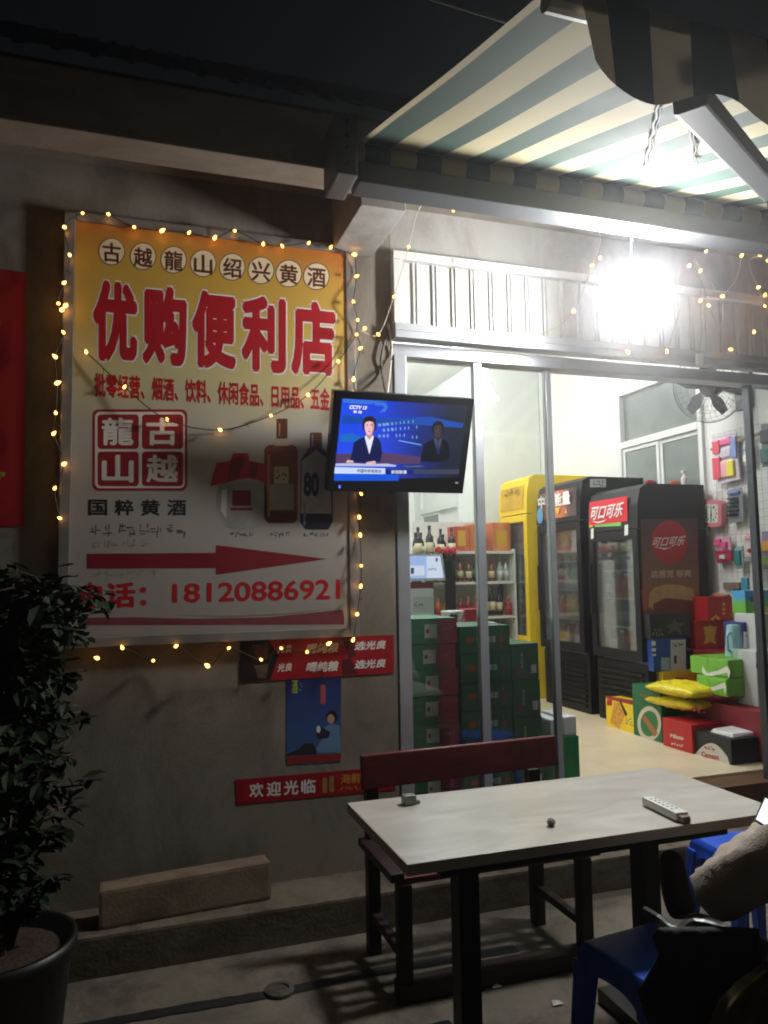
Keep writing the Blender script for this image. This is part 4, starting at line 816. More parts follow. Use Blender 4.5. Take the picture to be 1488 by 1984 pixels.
def fsticker(u0, v0, u1, v1, m): prn(rc, 'sticker', [(u0, v0), (u1, v0-2), (u1, v1-2), (u0, v1)], PX(3.549), m, 0.002)
fsticker(1142, 1010, 1149, 1022, YEL); fsticker(1152, 1013, 1203, 1021, mat('green_sticker', (120, 190, 90), 0.4)); fsticker(1145, 1025, 1150, 1045, WHT); fsticker(1210, 1018, 1217, 1038, WHT)
o = prn(rb, 'paper_note', rrect(1143, 928, 1174, 944, 1), PY(2.058), mat('note_grey', (176, 178, 176), 0.5), 0.002); strokes(o, Q(1147, 930, 1171, 942), 3, PY(2.058), BLKPR, 0.003, seed=50)
# poster on the near side of the nearest cooler
PSD = PY(1.308)
pa, pb = PSD.hit(1290, 1200), PSD.hit(1290, 1004)
o = prn(rc, 'side_poster', [(1241, 1006), (1351, 1004), (1356, 1200), (1246, 1203)], PSD, ramp_mat('cola_poster_print', [(0, (92, 44, 32)), (0.3, (128, 84, 58)), (0.55, (112, 66, 46)), (1, (58, 34, 30))], pa, pb, 0.4, noise=0.12, nscale=6), 0.002)
prn(o, 'red_disc', ell(1297, 1050, 35, 42), PSD, mat('disc_red', (176, 22, 32), 0.4), 0.0035)
text(o, '可口可乐', [(1265, 1041), (1327, 1038), (1326, 1057), (1264, 1060)], PSD, WHT, 0.02, 0.005, slant=0.1); prn(o, 'lettering', [(1268, 1060), (1290, 1062), (1302, 1060), (1288, 1065)], PSD, WHT, 0.005)
text(o, '这感觉 够爽', [(1261, 1105), (1339, 1103), (1339, 1118), (1261, 1120)], PSD, mat('poster_tan', (190, 160, 136), 0.5), 0.03, 0.005)
prn(o, 'food_picture', [(1258, 1150), (1268, 1138), (1290, 1132), (1320, 1134), (1342, 1140), (1346, 1160), (1344, 1176), (1300, 1172), (1268, 1182), (1256, 1176)], PSD, mat('bun_print', (176, 140, 92), 0.5, noise=0.2, scale=20), 0.0035)
prn(o, 'food_picture', [(1266, 1170), (1290, 1158), (1344, 1164), (1344, 1186), (1266, 1194)], PSD, mat('filling_print', (110, 52, 34), 0.5, noise=0.3, scale=30), 0.005); prn(o, 'food_picture', [(1242, 1142), (1256, 1140), (1256, 1180), (1246, 1184)], PSD, mat('hand_print', (150, 76, 62), 0.5), 0.005)
# small things on top of that cooler
for i, (u, m, nm, lb) in enumerate(((1258, RED, 'red_clip', 'small red clip lying on the nearest cooler'), (1305, mat('orange_plastic', (224, 90, 40), 0.4), 'orange_tool', 'small orange tool lying on the nearest cooler'), (1328, WPL, 'white_spray_bottle', 'small white spray bottle on the nearest cooler'))):
    a = onY(u, 985, 1.40); bm = BM()
    if i < 2: tube(bm, spline([(a.x-.05, 1.36, 2.148), (a.x, 1.37, 2.158), (a.x+.05, 1.38, 2.15)], 4), [.012]*9, 8); box(bm, a.x-.015, a.x+.015, 1.355, 1.385, 2.1352, 2.15, .003)
    else: lathe(bm, [(.022, 0), (.024, .06), (.01, .08), (.01, .1), (.02, .102), (.02, .12)], (a.x, 1.4, 2.1355), 14)
    tag(obj(nm, bm, m), lb, nm.split('_')[-1])

# ------------------------------------------------------------------ right wall: fan, wire grid, clock, hanging goods
fp = onX(1385, 752, 4.02)
fan = thing('wall_fan', 'black wall fan with a wire cage near the ceiling', 'fan', (4.24, fp.y, fp.z))
fn = V((-0.85, -0.42, -0.30)).normalized(); fs, ft = frame_of(fn); fc = V((3.96, fp.y, fp.z))
def ring(bm, c, r, w, n=36): tube(bm, [c+(fs*math.cos(2*math.pi*k/n)+ft*math.sin(2*math.pi*k/n))*r for k in range(n+1)], w, 5, False)
bm = BM(); R_ = 0.255
for rr, d in ((R_, 0), (R_*.97, .02), (R_*.85, .045), (R_*.7, .06), (R_*.5, .07), (R_*.3, .075), (R_*.97, -.03), (R_*.7, -.07)): ring(bm, fc+fn*d, rr, 0.0035 if rr == R_ else 0.0013)
for k in range(32):
    a = 2*math.pi*k/32; e = fs*math.cos(a)+ft*math.sin(a)
    tube(bm, [fc+e*R_*.2+fn*.078, fc+e*R_*.6+fn*.066, fc+e*R_*.9+fn*.036, fc+e*R_], 0.0012, 4); tube(bm, [fc+e*R_, fc+e*R_*.8-fn*.06, fc+e*R_*.35-fn*.085], 0.0012, 4)
obj('cage', bm, mat('cage_wire', (70, 74, 78), 0.4, 0.5), fan)
bm = BM(); tube(bm, [fc+fn*.05, fc-fn*.01], [.045, .05], 14)
obj('hub', bm, BLK, fan)
for k in range(5):
    a = 2*math.pi*k/5+0.5; e = fs*math.cos(a)+ft*math.sin(a); g = fs*-math.sin(a)+ft*math.cos(a); bm = BM()
    add(bm, [fc+e*.045-g*.02+fn*.03, fc+e*.13-g*.05+fn*.035, fc+e*.215-g*.035+fn*.03, fc+e*.22+g*.035-fn*.004, fc+e*.13+g*.055-fn*.012, fc+e*.045+g*.02], [(0, 1, 2, 3, 4, 5)]); obj('blade', bm, BLK, fan)
bm = BM(); tube(bm, [fc-fn*.02, fc-fn*.09, fc-fn*.17], [.075, .08, .05], 16); bar(bm, fc-fn*.15, (4.22, fp.y-.06, fp.z-.02), .06, .07, .008); box(bm, 4.215, 4.248, fp.y-.13, fp.y+.02, fp.z-.16, fp.z+.12, .01); obj('motor', bm, BLK, fan)
bm = BM(); GY0, GY1, GZ0, GZ1 = 0.30, 1.27, 1.30, 2.52; XG = 4.225
for k in range(int((GY1-GY0)/0.055)+1): box(bm, XG-.001, XG+.001, GY0+k*.055, GY0+k*.055+.002, GZ0, GZ1)
for k in range(int((GZ1-GZ0)/0.055)+1): box(bm, XG+.001, XG+.003, GY0, GY1, GZ0+k*.055, GZ0+k*.055+.002)
tag(obj('wire_grid', bm, mat('grid_wire', (150, 150, 146), 0.4, 0.5)), 'thin wire display grid fixed to the inner wall', 'grid')
bm = BM(); tube(bm, [(4.20, 1.24, 2.40), (4.20, 0.60, 2.45)], .012, 8); tag(obj('wall_rail', bm, mat('rusty_rail', (150, 130, 108), 0.5, 0.3, noise=0.3, scale=30)), 'short horizontal pipe rail on the inner wall above the toys', 'rail')
def gbox(name, label, cat, u, vt, vb, X, ul, ur, m, bev=0.004, zb=None, dx=None, dy=None, group=None):
    b = onX(u, vb, X); t = onX(u, vt, X); z0 = b.z if zb is None else zb
    y1 = b.y+(dy if dy else max(0.03, onX(ul, (vt+vb)/2, X).y-b.y)); x1 = X+(dx if dx else max(0.03, onY(ur, (vt+vb)/2, b.y).x-X))
    bm = BM(); box(bm, X, x1, b.y, y1, z0, t.z, bev); o = tag(obj(name, bm, m), label, cat, group); return o, PX(X), PY(b.y)
# clock
ck = thing('wall_clock', 'square pink wall clock with white dial', 'clock', (4.2, onX(1378, 994, 4.2).y, onX(1378, 994, 4.2).z))
PC = PX(4.19); bm = BM(); rr_ = rrect(1357, 969, 1398, 1021, 9, 6); fr_ = [PC.hit(*q) for q in rr_]; n = len(fr_)
va = [bm.verts.new(p) for p in fr_]; vb_ = [bm.verts.new(p+V((0.045, 0, 0))) for p in fr_]; bm.faces.new(va); bm.faces.new(vb_[::-1])
for k in range(n): bm.faces.new((va[k], va[(k+1) % n], vb_[(k+1) % n], vb_[k]))
obj('case', bm, mat('pink_plastic', (214, 128, 136), 0.4), ck)
dl = prn(ck, 'dial', rrect(1364, 977, 1391, 1013, 4), PC, mat('dial_white', (226, 226, 218), 0.5), 0.001)
for k in range(12):
    a = math.radians(30*(k+1)-90); cx, cy = 1377.5+10.5*math.cos(a), 995+14*math.sin(a); text(dl, str(k+1), Q(cx-1.6, cy-2.2, cx+1.6, cy+2.2), PC, BLKPR, 0.02, 0.002)
prn(ck, 'hand', [(1377, 983), (1378.4, 983), (1378.6, 998), (1376.8, 998)], PC, BLKPR, 0.003); prn(ck, 'hand', [(1376.5, 996), (1379, 996), (1378.6, 1007), (1376.6, 1007)], PC, BLKPR, 0.004); prn(ck, 'hand', ell(1377.8, 997, 1.8, 2.2, 10), PC, BLKPR, 0.005)
# hanging goods: a backing card with blister pieces standing on it
def blister(label, quad, cardm, pieces, X=4.195, cat='toy pack', name='toy_pack'):
    P = PX(X); pts = [P.hit(*q) for q in quad]; d = V((0.012, 0, 0)); bm = BM()
    va = [bm.verts.new(p) for p in pts]; vb_ = [bm.verts.new(p+d) for p in pts]; bm.faces.new(va); bm.faces.new(vb_[::-1])
    for k in range(4): bm.faces.new((va[k], va[(k+1) % 4], vb_[(k+1) % 4], vb_[k]))
    o = tag(obj(name, bm, cardm), label, cat)
    for i, (u0, v0, u1, v1, m) in enumerate(pieces):
        a, b = P.hit(u0, v1), P.hit(u1, v0); bm = BM(); box(bm, X-0.02-0.002*(i % 3), X-0.001, b.y, a.y, a.z, b.z, min(0.008, abs(a.y-b.y)*.3, abs(a.z-b.z)*.3)); obj('toy_piece', bm, m, o, smooth=False)
    return o
PKP = mat('pink_toy', (226, 92, 150), 0.25); PKL = mat('light_pink_toy', (226, 158, 170), 0.3); YLT = mat('yellow_toy', (216, 200, 60), 0.3); LIL = mat('lilac_card', (196, 186, 200), 0.4); BLT = mat('blue_toy', (110, 130, 190), 0.3); SLV = mat('silver_blister', (150, 154, 162), 0.25, 0.3); RPT = mat('red_toy', (206, 70, 90), 0.3)
blister('hanging card of pink and yellow toys on the wire grid', [(1379, 846), (1425, 838), (1433, 928), (1391, 938)], mat('toy_card', (206, 196, 206), 0.4, noise=0.1, scale=20), [(1384, 852, 1396, 880, RPT), (1398, 846, 1418, 864, PKP), (1386, 884, 1398, 930, RPT), (1400, 866, 1418, 888, LIL), (1401, 892, 1411, 926, PKL), (1412, 891, 1424, 924, YLT), (1420, 846, 1428, 888, BLT)])
blister('hanging grey blister pack of striped pieces below the toy card', [(1409, 950), (1436, 944), (1440, 1008), (1414, 1014)], SLV, [(1412, 950, 1434, 958, BLT)]+[(1413, 963+k*8, 1432, 968+k*8, BLK) for k in range(5)])
blister('hanging pink hair accessory card below the clock', [(1385, 1041), (1414, 1040), (1416, 1066), (1386, 1066)], mat('pink_card', (214, 160, 176), 0.4, noise=0.25, scale=40), [(1387, 1044, 1398, 1058, PKP), (1400, 1050, 1410, 1062, PKP)])
blister('hanging dark red hair accessory card under the pink one', [(1384, 1067), (1414, 1068), (1417, 1086), (1390, 1092)], mat('crimson_card', (164, 36, 70), 0.4), [(1397, 1075, 1402, 1083, WPL), (1404, 1074, 1408, 1083, WPL)])
blister('hanging white and pink charm pack beside the dark door edge', [(1445, 1034), (1470, 1030), (1473, 1092), (1443, 1090)], mat('white_blister', (206, 196, 198), 0.3, noise=0.2, scale=40), [(1446, 1036, 1468, 1044, PKL), (1452, 1063, 1457, 1071, RED), (1446, 1078, 1468, 1088, SLV)], X=4.16)
blister('hanging purple and yellow toy pack right of the dark door edge', [(1476, 1030), (1500, 1028), (1502, 1100), (1478, 1104)], mat('purple_card', (140, 120, 150), 0.4), [(1480, 1048, 1496, 1068, mat('orange_toy', (216, 150, 60), 0.3)), (1480, 1078, 1496, 1096, mat('olive_toy', (110, 130, 60), 0.3))], X=4.16)
blister('white phone accessory pack hanging above the red gift boxes', [(1402, 1124), (1441, 1119), (1441, 1150), (1404, 1152)], mat('white_pack', (208, 210, 208), 0.4), [(1405, 1128, 1436, 1142, mat('brown_pic', (110, 100, 88), 0.4)), (1441, 1119, 1452, 1143, mat('teal_side', (60, 130, 160), 0.4)), (1425, 1141, 1436, 1147, mat('navy_pic', (40, 60, 110), 0.4))], X=4.1, cat='pack', name='accessory_pack')

# ------------------------------------------------------------------ goods on the floor at the right
RG = mat('gift_red_card', (164, 22, 28), 0.45, noise=0.08)
bm = BM(); box(bm, 3.63, 4.22, 0.28, 1.28, 0.322, 0.62, 0.006); tag(obj('display_bench', bm, mat('maroon_wood', (120, 30, 40), 0.45, noise=0.12)), 'low maroon display bench along the inner right wall', 'bench')
bm = BM(); box(bm, 3.95, 4.22, 0.28, 1.26, 0.622, 0.90, 0.006); tag(obj('display_riser', bm, mat('maroon_wood', (120, 30, 40), 0.45, noise=0.12)), 'maroon riser on the display bench under the gift boxes', 'riser')
o, FX, FY = gbox('noodle_box', 'yellow food box with a noodle picture, farthest floor box in the row', 'box', 1229, 1364, 1427, 3.45, 1175, 1262, YEL, zb=0.321)
prn(o, 'picture', [(1190, 1362), (1200, 1360), (1213, 1380), (1200, 1412), (1182, 1400)], FX, mat('noodle_print', (206, 150, 60), 0.5, noise=0.4, scale=40)); prn(o, 'picture', [(1200, 1358), (1203, 1358), (1216, 1384), (1212, 1388)], FX, BLKPR, 0.002); prn(o, 'red_tag', rrect(1176, 1356, 1186, 1367, 1), FX, RED, 0.002); prn(o, 'red_top', [(1175, 1348), (1229, 1357), (1229, 1366), (1175, 1354)], FX, CRED, 0.0016); strokes(o, [(1212, 1386), (1228, 1390), (1228, 1412), (1212, 1408)], 2, FX, GREY, 0.002, seed=60)
o, FX, FY = gbox('cereal_box', 'tall green box with a large white ring and brown band', 'box', 1284, 1336, 1444, 3.43, 1227, 1330, mat('box_green', (26, 96, 60), 0.45, noise=0.08), zb=0.321)
rg = ell(1258, 1402, 23, 34, 32); ri = ell(1258, 1402, 17, 25, 32)
prn(o, 'ring_print', [[rg[k], rg[(k+1) % 32], ri[(k+1) % 32], ri[k]] for k in range(32)], FX, mat('ring_white', (206, 200, 180), 0.5)); prn(o, 'ring_print', ell(1258, 1402, 16, 24), FX, mat('ring_green', (40, 112, 64), 0.5), 0.0014)
prn(o, 'ring_print', [(1243, 1390), (1250, 1386), (1275, 1420), (1268, 1428)], FX, mat('band_brown', (160, 100, 56), 0.5), 0.0024); strokes(o, [(1240, 1343), (1272, 1348), (1272, 1357), (1240, 1352)], 5, FX, mat('print_red', (176, 84, 50), 0.5), seed=104)
o, FX, FY = gbox('milk_box', 'plain red drinks box with small white lettering on the floor', 'box', 1342, 1405, 1460, 3.40, 1285, 1395, mat('box_red', (176, 34, 38), 0.45, noise=0.06), zb=0.321)
text(o, 'Milusu', [(1299, 1421), (1324, 1426), (1324, 1434), (1299, 1429)], FX, WHT, 0.03); strokes(o, [(1300, 1438), (1324, 1443), (1324, 1448), (1300, 1443)], 5, FX, WHT, 0.002, seed=61)
o, FX, FY = gbox('fruit_box', 'open black carton with a white arc and red lettering nearest the door', 'carton', 1419, 1434, 1491, 3.42, 1344, 1480, mat('box_black', (26, 30, 34), 0.45, noise=0.12), zb=0.321)
arc = [(1345+74*math.cos(math.radians(180+k*9))*0+74*(k/10), 1480-44*math.sin(math.pi*min(1, (k+1.2)/11))) for k in range(11)]
prn(o, 'white_arc', [(1345, 1474)]+[(1345+7.2*k, 1474+1.6*k-42*math.sin(math.pi*(k+1)/12)) for k in range(10)]+[(1416, 1490)], FX, mat('arc_white', (206, 206, 198), 0.5))
text(o, 'Camson', [(1359, 1455), (1393, 1462), (1393, 1473), (1359, 1466)], FX, RED, 0.04, 0.0025); strokes(o, [(1363, 1442), (1385, 1447), (1385, 1456), (1363, 1451)], 3, FX, RED, 0.006, seed=110)
bm = BM(); bq = [onX(1419, 1434, 3.42), ]; zt = bq[0].z; yb = bq[0].y; hexa(bm, [(3.47, yb+.05, zt+.001), (3.72, yb+.05, zt+.001), (3.72, yb+.24, zt+.001), (3.47, yb+.24, zt+.001), (3.48, yb+.06, zt+.02), (3.71, yb+.05, zt+.024), (3.70, yb+.23, zt+.03), (3.49, yb+.23, zt+.022)]); tag(obj('paper_sheet_stack', bm, WPL), 'white paper lying on the open black carton', 'paper')
BAG = mat('yellow_bag_film', (226, 208, 40), 0.28, noise=0.1, scale=9, bump=0.6, bscale=30); 
def bag(label, c, sx, sy, sz, rz, m):
    bm = BM(); n, k = 18, 10; g = []
    for i in range(n+1):
        row = []
        for j in range(n+1):
            a, b = i/n*2-1, j/n*2-1; h = (max(0, 1-a*a)*max(0, 1-b*b))**.45; row.append((a, b, h))
        g.append(row)
    M_ = Matrix.Translation(c) @ Matrix.Rotation(rz, 4, 'Z')
    for s_ in (1, -1):
        vv = [[bm.verts.new(M_ @ V((a*sx, b*sy, s_*h*sz+(0.006*math.sin(a*9+b*7)+0.004*math.sin(a*21+b*5+2*math.sin(b*8))+0.003*math.sin(b*26+a*11))*h))) for a, b, h in row] for row in g]
        for i in range(n):
            for j in range(n): bm.faces.new((vv[i][j], vv[i+1][j], vv[i+1][j+1], vv[i][j+1])).smooth = True
    bmesh.ops.remove_doubles(bm, verts=bm.verts[:], dist=.0005)
    return tag(obj('food_bag', bm, m), label, 'bag', 'yellow food bags on the floor boxes')
pz = onX(1345, 1400, 3.50); 
b1 = bag('plump yellow food bag, lower of the two on the red box', V((3.56, 0.92, 0.60)), .15, .21, .045, .15, BAG); b2 = bag('plump yellow food bag with red lettering, upper of the two', V((3.55, 0.88, 0.69)), .16, .22, .05, .1, BAG)
Pb = Plane((3.55, 0.88, 0.752), (-0.35, -0.2, 1)); strokes(b2, [(1343, 1362), (1372, 1374), (1362, 1388), (1330, 1374)], 4, Pb, RED, 0.006, seed=108)
o, FX, FY = gbox('yellow_carton', 'flat yellow carton under the blue and white box', 'carton', 1285, 1302, 1330, 3.66, 1250, 1355, mat('carton_yellow', (232, 190, 40), 0.45, noise=0.07), zb=0.622)
prn(o, 'printed_code', rrect(1268, 1306, 1276, 1316, 1), FX, GREY); strokes(o, [(1256, 1319), (1282, 1322), (1282, 1328), (1256, 1325)], 4, FX, mat('print_orange', (206, 110, 40), 0.5), seed=105); prn(o, 'printed_code', [(1308, 1312), (1332, 1312), (1332, 1318), (1308, 1318)], FY, mat('print_orange', (206, 110, 40), 0.5))
zt = onX(1285, 1302, 3.66).z+.002; Y8 = onX(1285, 1302, 3.66).y+.02
def fbox(name, label, cat, u0, u1, vt, zb, y, dy, m, bev=0.004):
    a = onY(u0, vt, y); b = onY(u1, vt, y); bm = BM(); box(bm, a.x, b.x, y, y+dy, zb, a.z, bev); return tag(obj(name, bm, m), label, cat), PY(y), a.z
o, FY, z9 = fbox('milk_powder_box', 'blue and white box standing on the yellow carton', 'box', 1264, 1329, 1238, zt, Y8, .2, mat('box_blue', (40, 76, 150), 0.45, noise=0.1))
prn(o, 'white_panel', [(1299, 1240), (1328, 1239), (1329, 1299), (1299, 1300)], FY, mat('panel_lilac', (200, 204, 216), 0.5)); prn(o, 'white_panel', [(1281, 1274), (1297, 1274), (1297, 1299), (1281, 1299)], FY, mat('panel_pale', (150, 170, 206), 0.5)); strokes(o, Q(1302, 1245, 1324, 1254), 4, FY, mat('navy_print', (26, 34, 70), 0.5), 0.003, seed=106); prn(o, 'white_panel', [rrect(1262.5, 1242, 1270, 1251, 1), rrect(1263, 1256, 1271, 1262, 1), rrect(1263, 1267, 1271, 1271, 1)], FY, WHT); prn(o, 'can_picture', rrect(1306, 1270, 1311, 1286, 1), FY, mat('navy_print', (26, 34, 70), 0.5), 0.002)
o, FY, z10 = fbox('black_carton', 'black carton with a grey star shape on the blue box', 'carton', 1258, 1336, 1190, z9+.002, Y8, .22, mat('carton_black', (34, 34, 36), 0.45, noise=0.2, scale=12))
prn(o, 'star_print', [(1290, 1212), (1302, 1208), (1306, 1196), (1312, 1207), (1330, 1206), (1316, 1215), (1322, 1230), (1308, 1222), (1292, 1230), (1298, 1219)], FY, mat('star_grey', (92, 92, 94), 0.5)); strokes(o, Q(1262, 1216, 1286, 1234), 4, FY, GREY, seed=70)
o, FX, FY = gbox('red_gift_box', 'red gift box with one big gold character, upper of the pair', 'gift box', 1350, 1203, 1258, 3.97, 1330, 1442, RG, dy=.22)
text(o, '寶', Q(1363, 1211, 1388, 1248), FY, GOLD, 0.04)
zt2 = onX(1350, 1258, 3.97).z-.002
yb2 = onX(1350, 1258, 3.97).y
a = onY(1330, 1258, yb2-.01); bm = BM(); box(bm, 3.90, 4.20, yb2-.01, yb2+.22, .902, zt2, .004); o = tag(obj('red_gift_box', bm, RG), 'red gift box with one big gold character, lower of the pair', 'gift box'); text(o, '寶', Q(1368, 1264, 1396, 1290), PY(yb2-.01), GOLD, 0.04)
o, FX, FY = gbox('tall_gift_box', 'dark red gift box with gold ribbons behind the paired boxes', 'gift box', 1372, 1157, 1203, 4.02, 1365, 1442, RG, dy=.2)
prn(o, 'ribbon_print', [[(1376, 1200), (1388, 1190), (1396, 1200), (1390, 1200), (1386, 1195), (1381, 1202)], [(1415, 1190), (1432, 1183), (1434, 1194), (1417, 1197)]], FY, GOLD); prn(o, 'gold_mark', [rrect(1400, 1168, 1405, 1174, 1), rrect(1400, 1177, 1405, 1183, 1), rrect(1400, 1186, 1405, 1191, 1)], FY, GOLD)
TISS = mat('tissue_green_film', (110, 176, 60), 0.3, noise=0.12, scale=7)
o, FX, FY = gbox('tissue_pack', 'green tissue pack with a white wave, lower of the two', 'tissue pack', 1409, 1316, 1351, 3.60, 1350, 1464, TISS, bev=.015, group='green tissue packs')
prn(o, 'white_wave', [(1353, 1320), (1362, 1334), (1385, 1330), (1404, 1322), (1407, 1332), (1405, 1346), (1402, 1333), (1385, 1338), (1364, 1342), (1352, 1332)], FX, WHT, 0.0016); zz = onX(1409, 1316, 3.60)
bm = BM(); box(bm, 3.62, 3.62+.32, zz.y+.01, zz.y+.36, zz.z+.002, zz.z+.118, .015); o = tag(obj('tissue_pack', bm, TISS), 'green tissue pack with a white wave, upper of the two under the cup', 'tissue pack', 'green tissue packs')
prn(o, 'white_wave', [(1361, 1290), (1370, 1304), (1392, 1299), (1410, 1290), (1415, 1302), (1412, 1316), (1409, 1303), (1392, 1307), (1370, 1312), (1360, 1302)], PX(3.62), WHT, 0.0016); zc2 = zz.z+.119
a = onX(1420, 1280, 3.80); bm = BM(); lathe(bm, [(.066, 0), (.068, .01), (.05, .2), (.046, .21), (.0, .212)], (3.80, zz.y+.13, zc2), 28); cup = tag(obj('plastic_mug', bm, mat('pale_blue_plastic', (150, 190, 198), 0.3), smooth=False), 'pale blue upside-down plastic mug standing on the green tissue packs', 'mug')
bm = BM(); tube(bm, spline([(3.745, zz.y+.11, zc2+.16), (3.70, zz.y+.09, zc2+.14), (3.70, zz.y+.09, zc2+.06), (3.735, zz.y+.11, zc2+.04)], 6), .009, 8); obj('handle', bm, mat('pale_blue_plastic', (150, 190, 198), 0.3), cup)
o, FY, z = fbox('toy_set_box', 'bright blue boxed toy set with green foot at the far right', 'toy box', 1443, 1510, 1145, 1.19, .62, .12, ramp_mat('toy_box_print', [(0, (90, 160, 50)), (.2, (96, 170, 70)), (.32, (70, 150, 200)), (1, (40, 150, 215))], (0, 0, 1.22), (0, 0, 1.45), .4, noise=.15, nscale=12))
prn(o, 'picture', [[(1450, 1158), (1470, 1152), (1484, 1158), (1470, 1166), (1455, 1166)]], FY, mat('print_purple', (110, 80, 150), .5)); prn(o, 'picture', [[(1455, 1184), (1472, 1176), (1490, 1174), (1500, 1186), (1480, 1194)]], FY, mat('print_sand', (206, 176, 110), .5))
o, FY, z = fbox('nut_box', 'navy and white food box with a nut picture below the toy set', 'box', 1440, 1470, 1206, .95, .60, .18, mat('box_navy', (36, 44, 104), .45))
prn(o, 'white_panel', [(1440, 1224), (1468, 1222), (1468, 1254), (1441, 1256)], FY, WPL); prn(o, 'nut_picture', [ell(1452, 1232, 7, 4), ell(1458, 1240, 5, 5)], FY, mat('nut_brown', (130, 92, 58), .5), .002); strokes(o, Q(1448, 1211, 1462, 1219), 2, FY, mat('print_peach', (226, 150, 120), .5), seed=107)
o, FY, z = fbox('white_carton', 'white carton with faint print at the right frame edge, upper one', 'carton', 1468, 1520, 1190, .93, .50, .2, mat('carton_white', (204, 206, 206), .5, noise=.05)); strokes(o, Q(1472, 1232, 1488, 1246), 3, FY, GREY, seed=81)
o, FY, z = fbox('white_carton', 'white carton with blue band at the right frame edge, lower one', 'carton', 1464, 1520, 1262, .623, .44, .2, mat('carton_white', (204, 206, 206), .5, noise=.05)); prn(o, 'blue_band', [(1465, 1285), (1500, 1287), (1500, 1296), (1465, 1294)], FY, mat('band_teal', (60, 104, 140), .5))
for i, (u0, u1, v, y, zb_) in enumerate(((1392, 1500, 1362, .40, .46),)):
    o, FY, z = fbox('flat_red_carton', 'flat dark red carton with a white label lying behind the open black carton', 'carton', u0, u1, v, .322, .80, .2, mat('carton_maroon', (120, 36, 44), .45, noise=.1)); prn(o, 'white_label', [(1398, 1366), (1448, 1372), (1448, 1380), (1400, 1374)], FY, WPL); prn(o, 'blue_pack_print', [(1405, 1391), (1470, 1392), (1472, 1416), (1405, 1412)], FY, mat('pack_blue_white', (176, 186, 206), .4, noise=.2, scale=20))

o, FY, z = fbox('cream_box', 'small cream box wedged behind the tall green box', 'box', 1286, 1325, 1336, .321, 1.12, .12, mat('box_cream', (206, 196, 160), .5, noise=.06)); prn(o, 'leaf_print', ell(1303, 1352, 8, 6), FY, mat('leaf_print', (96, 150, 60), .5))
blister('dark grey plush pack hanging at the right frame edge', [(1474, 822), (1500, 818), (1502, 902), (1477, 906)], mat('grey_pack', (96, 100, 104), .5, noise=.2, scale=30), [(1477, 830, 1496, 860, mat('plush_grey', (70, 72, 78), .8)), (1478, 866, 1496, 898, mat('plush_teal', (70, 100, 104), .8))], X=4.16)
blister('small teal comb pack hanging low on the wire grid', [(1424, 1060), (1438, 1058), (1440, 1100), (1427, 1103)], mat('comb_card', (150, 176, 170), .4, noise=.15, scale=30), [(1427, 1066, 1436, 1094, mat('comb_teal', (50, 120, 124), .3))])
blister('clear hook pack hanging high on the wire grid', [(1440, 858), (1455, 855), (1457, 900), (1443, 903)], mat('hook_card', (196, 200, 190), .3, noise=.1, scale=30), [(1443, 864, 1453, 874, mat('hook_blue', (90, 130, 190), .3)), (1444, 880, 1454, 896, mat('hook_white', (220, 220, 214), .3))])
o, FY, z = fbox('snack_box', 'flat pink and tan snack box on top of the dark red gift box', 'box', 1404, 1444, 1149, onX(1372, 1157, 4.02).z+.002, onX(1372, 1203, 4.02).y+.02, .14, mat('box_peach', (206, 160, 140), .5, noise=.2, scale=20)); prn(o, 'stripe_print', [(1410, 1152), (1430, 1152), (1430, 1156), (1410, 1156)], FY, mat('stripe_brown', (130, 80, 60), .5))
for k in range(5):
    bm = BM(); x0 = 2.66+k*.17; h_ = (.2, .24, .18, .22, .26)[k]; box(bm, x0, x0+.14, 3.25, 3.40, .721, .721+h_, .004); o = tag(obj('snack_box', bm, [TISS, RG, YEL, mat('box_blue', (40, 76, 150), .45), mat('box_peach', (206, 160, 140), .5)][k]), ['green', 'red', 'yellow', 'blue', 'peach'][k]+' snack box on the lowest board of the display shelf', 'box', 'snack boxes on the lowest shelf board'); patch(o, 'white_panel', x0+.03, x0+.11, .76, .76+h_*.4, 3.25, WPL)

# ------------------------------------------------------------------ kerb block on the step, bench, table, stools
bm = BM(); hexa(bm, [(-0.10, -0.225, .151), (0.572, -0.172, .151), (0.565, -0.045, .151), (-0.10, -0.10, .151), (-0.10, -0.215, .292), (0.570, -0.166, .300), (0.560, -0.06, .300), (-0.10, -0.11, .292)], bev=.014)
tag(obj('kerb_block', bm, mat('kerb_stone', (128, 110, 92), .85, noise=.2, scale=6, bump=.18, bscale=90)), 'long concrete kerb block lying on the step below the wall', 'block')
DW = mat('dark_red_wood', (104, 44, 44), 0.4, noise=0.2, scale=9); DKM = mat('dark_bench_metal', (42, 28, 26), 0.5, noise=.2)
be = thing('slatted_bench', 'dark red wooden bench with a slatted seat behind the table', 'bench', (1.31, -0.62, 0))
bm = BM(); hexa(bm, [(0.885, -0.46, .632), (1.765, -0.48, .655), (1.765, -0.45, .655), (0.885, -0.43, .632), (0.885, -0.455, .765), (1.755, -0.475, .778), (1.755, -0.445, .778), (0.885, -0.425, .765)], bev=.006); obj('back_board', bm, DW, be)
for k in range(6):
    y = -.82+k*.065; bm = BM(); box(bm, .90, 1.73, y, y+.042, .395, .418, .004); obj('seat_slat', bm, DW, be)
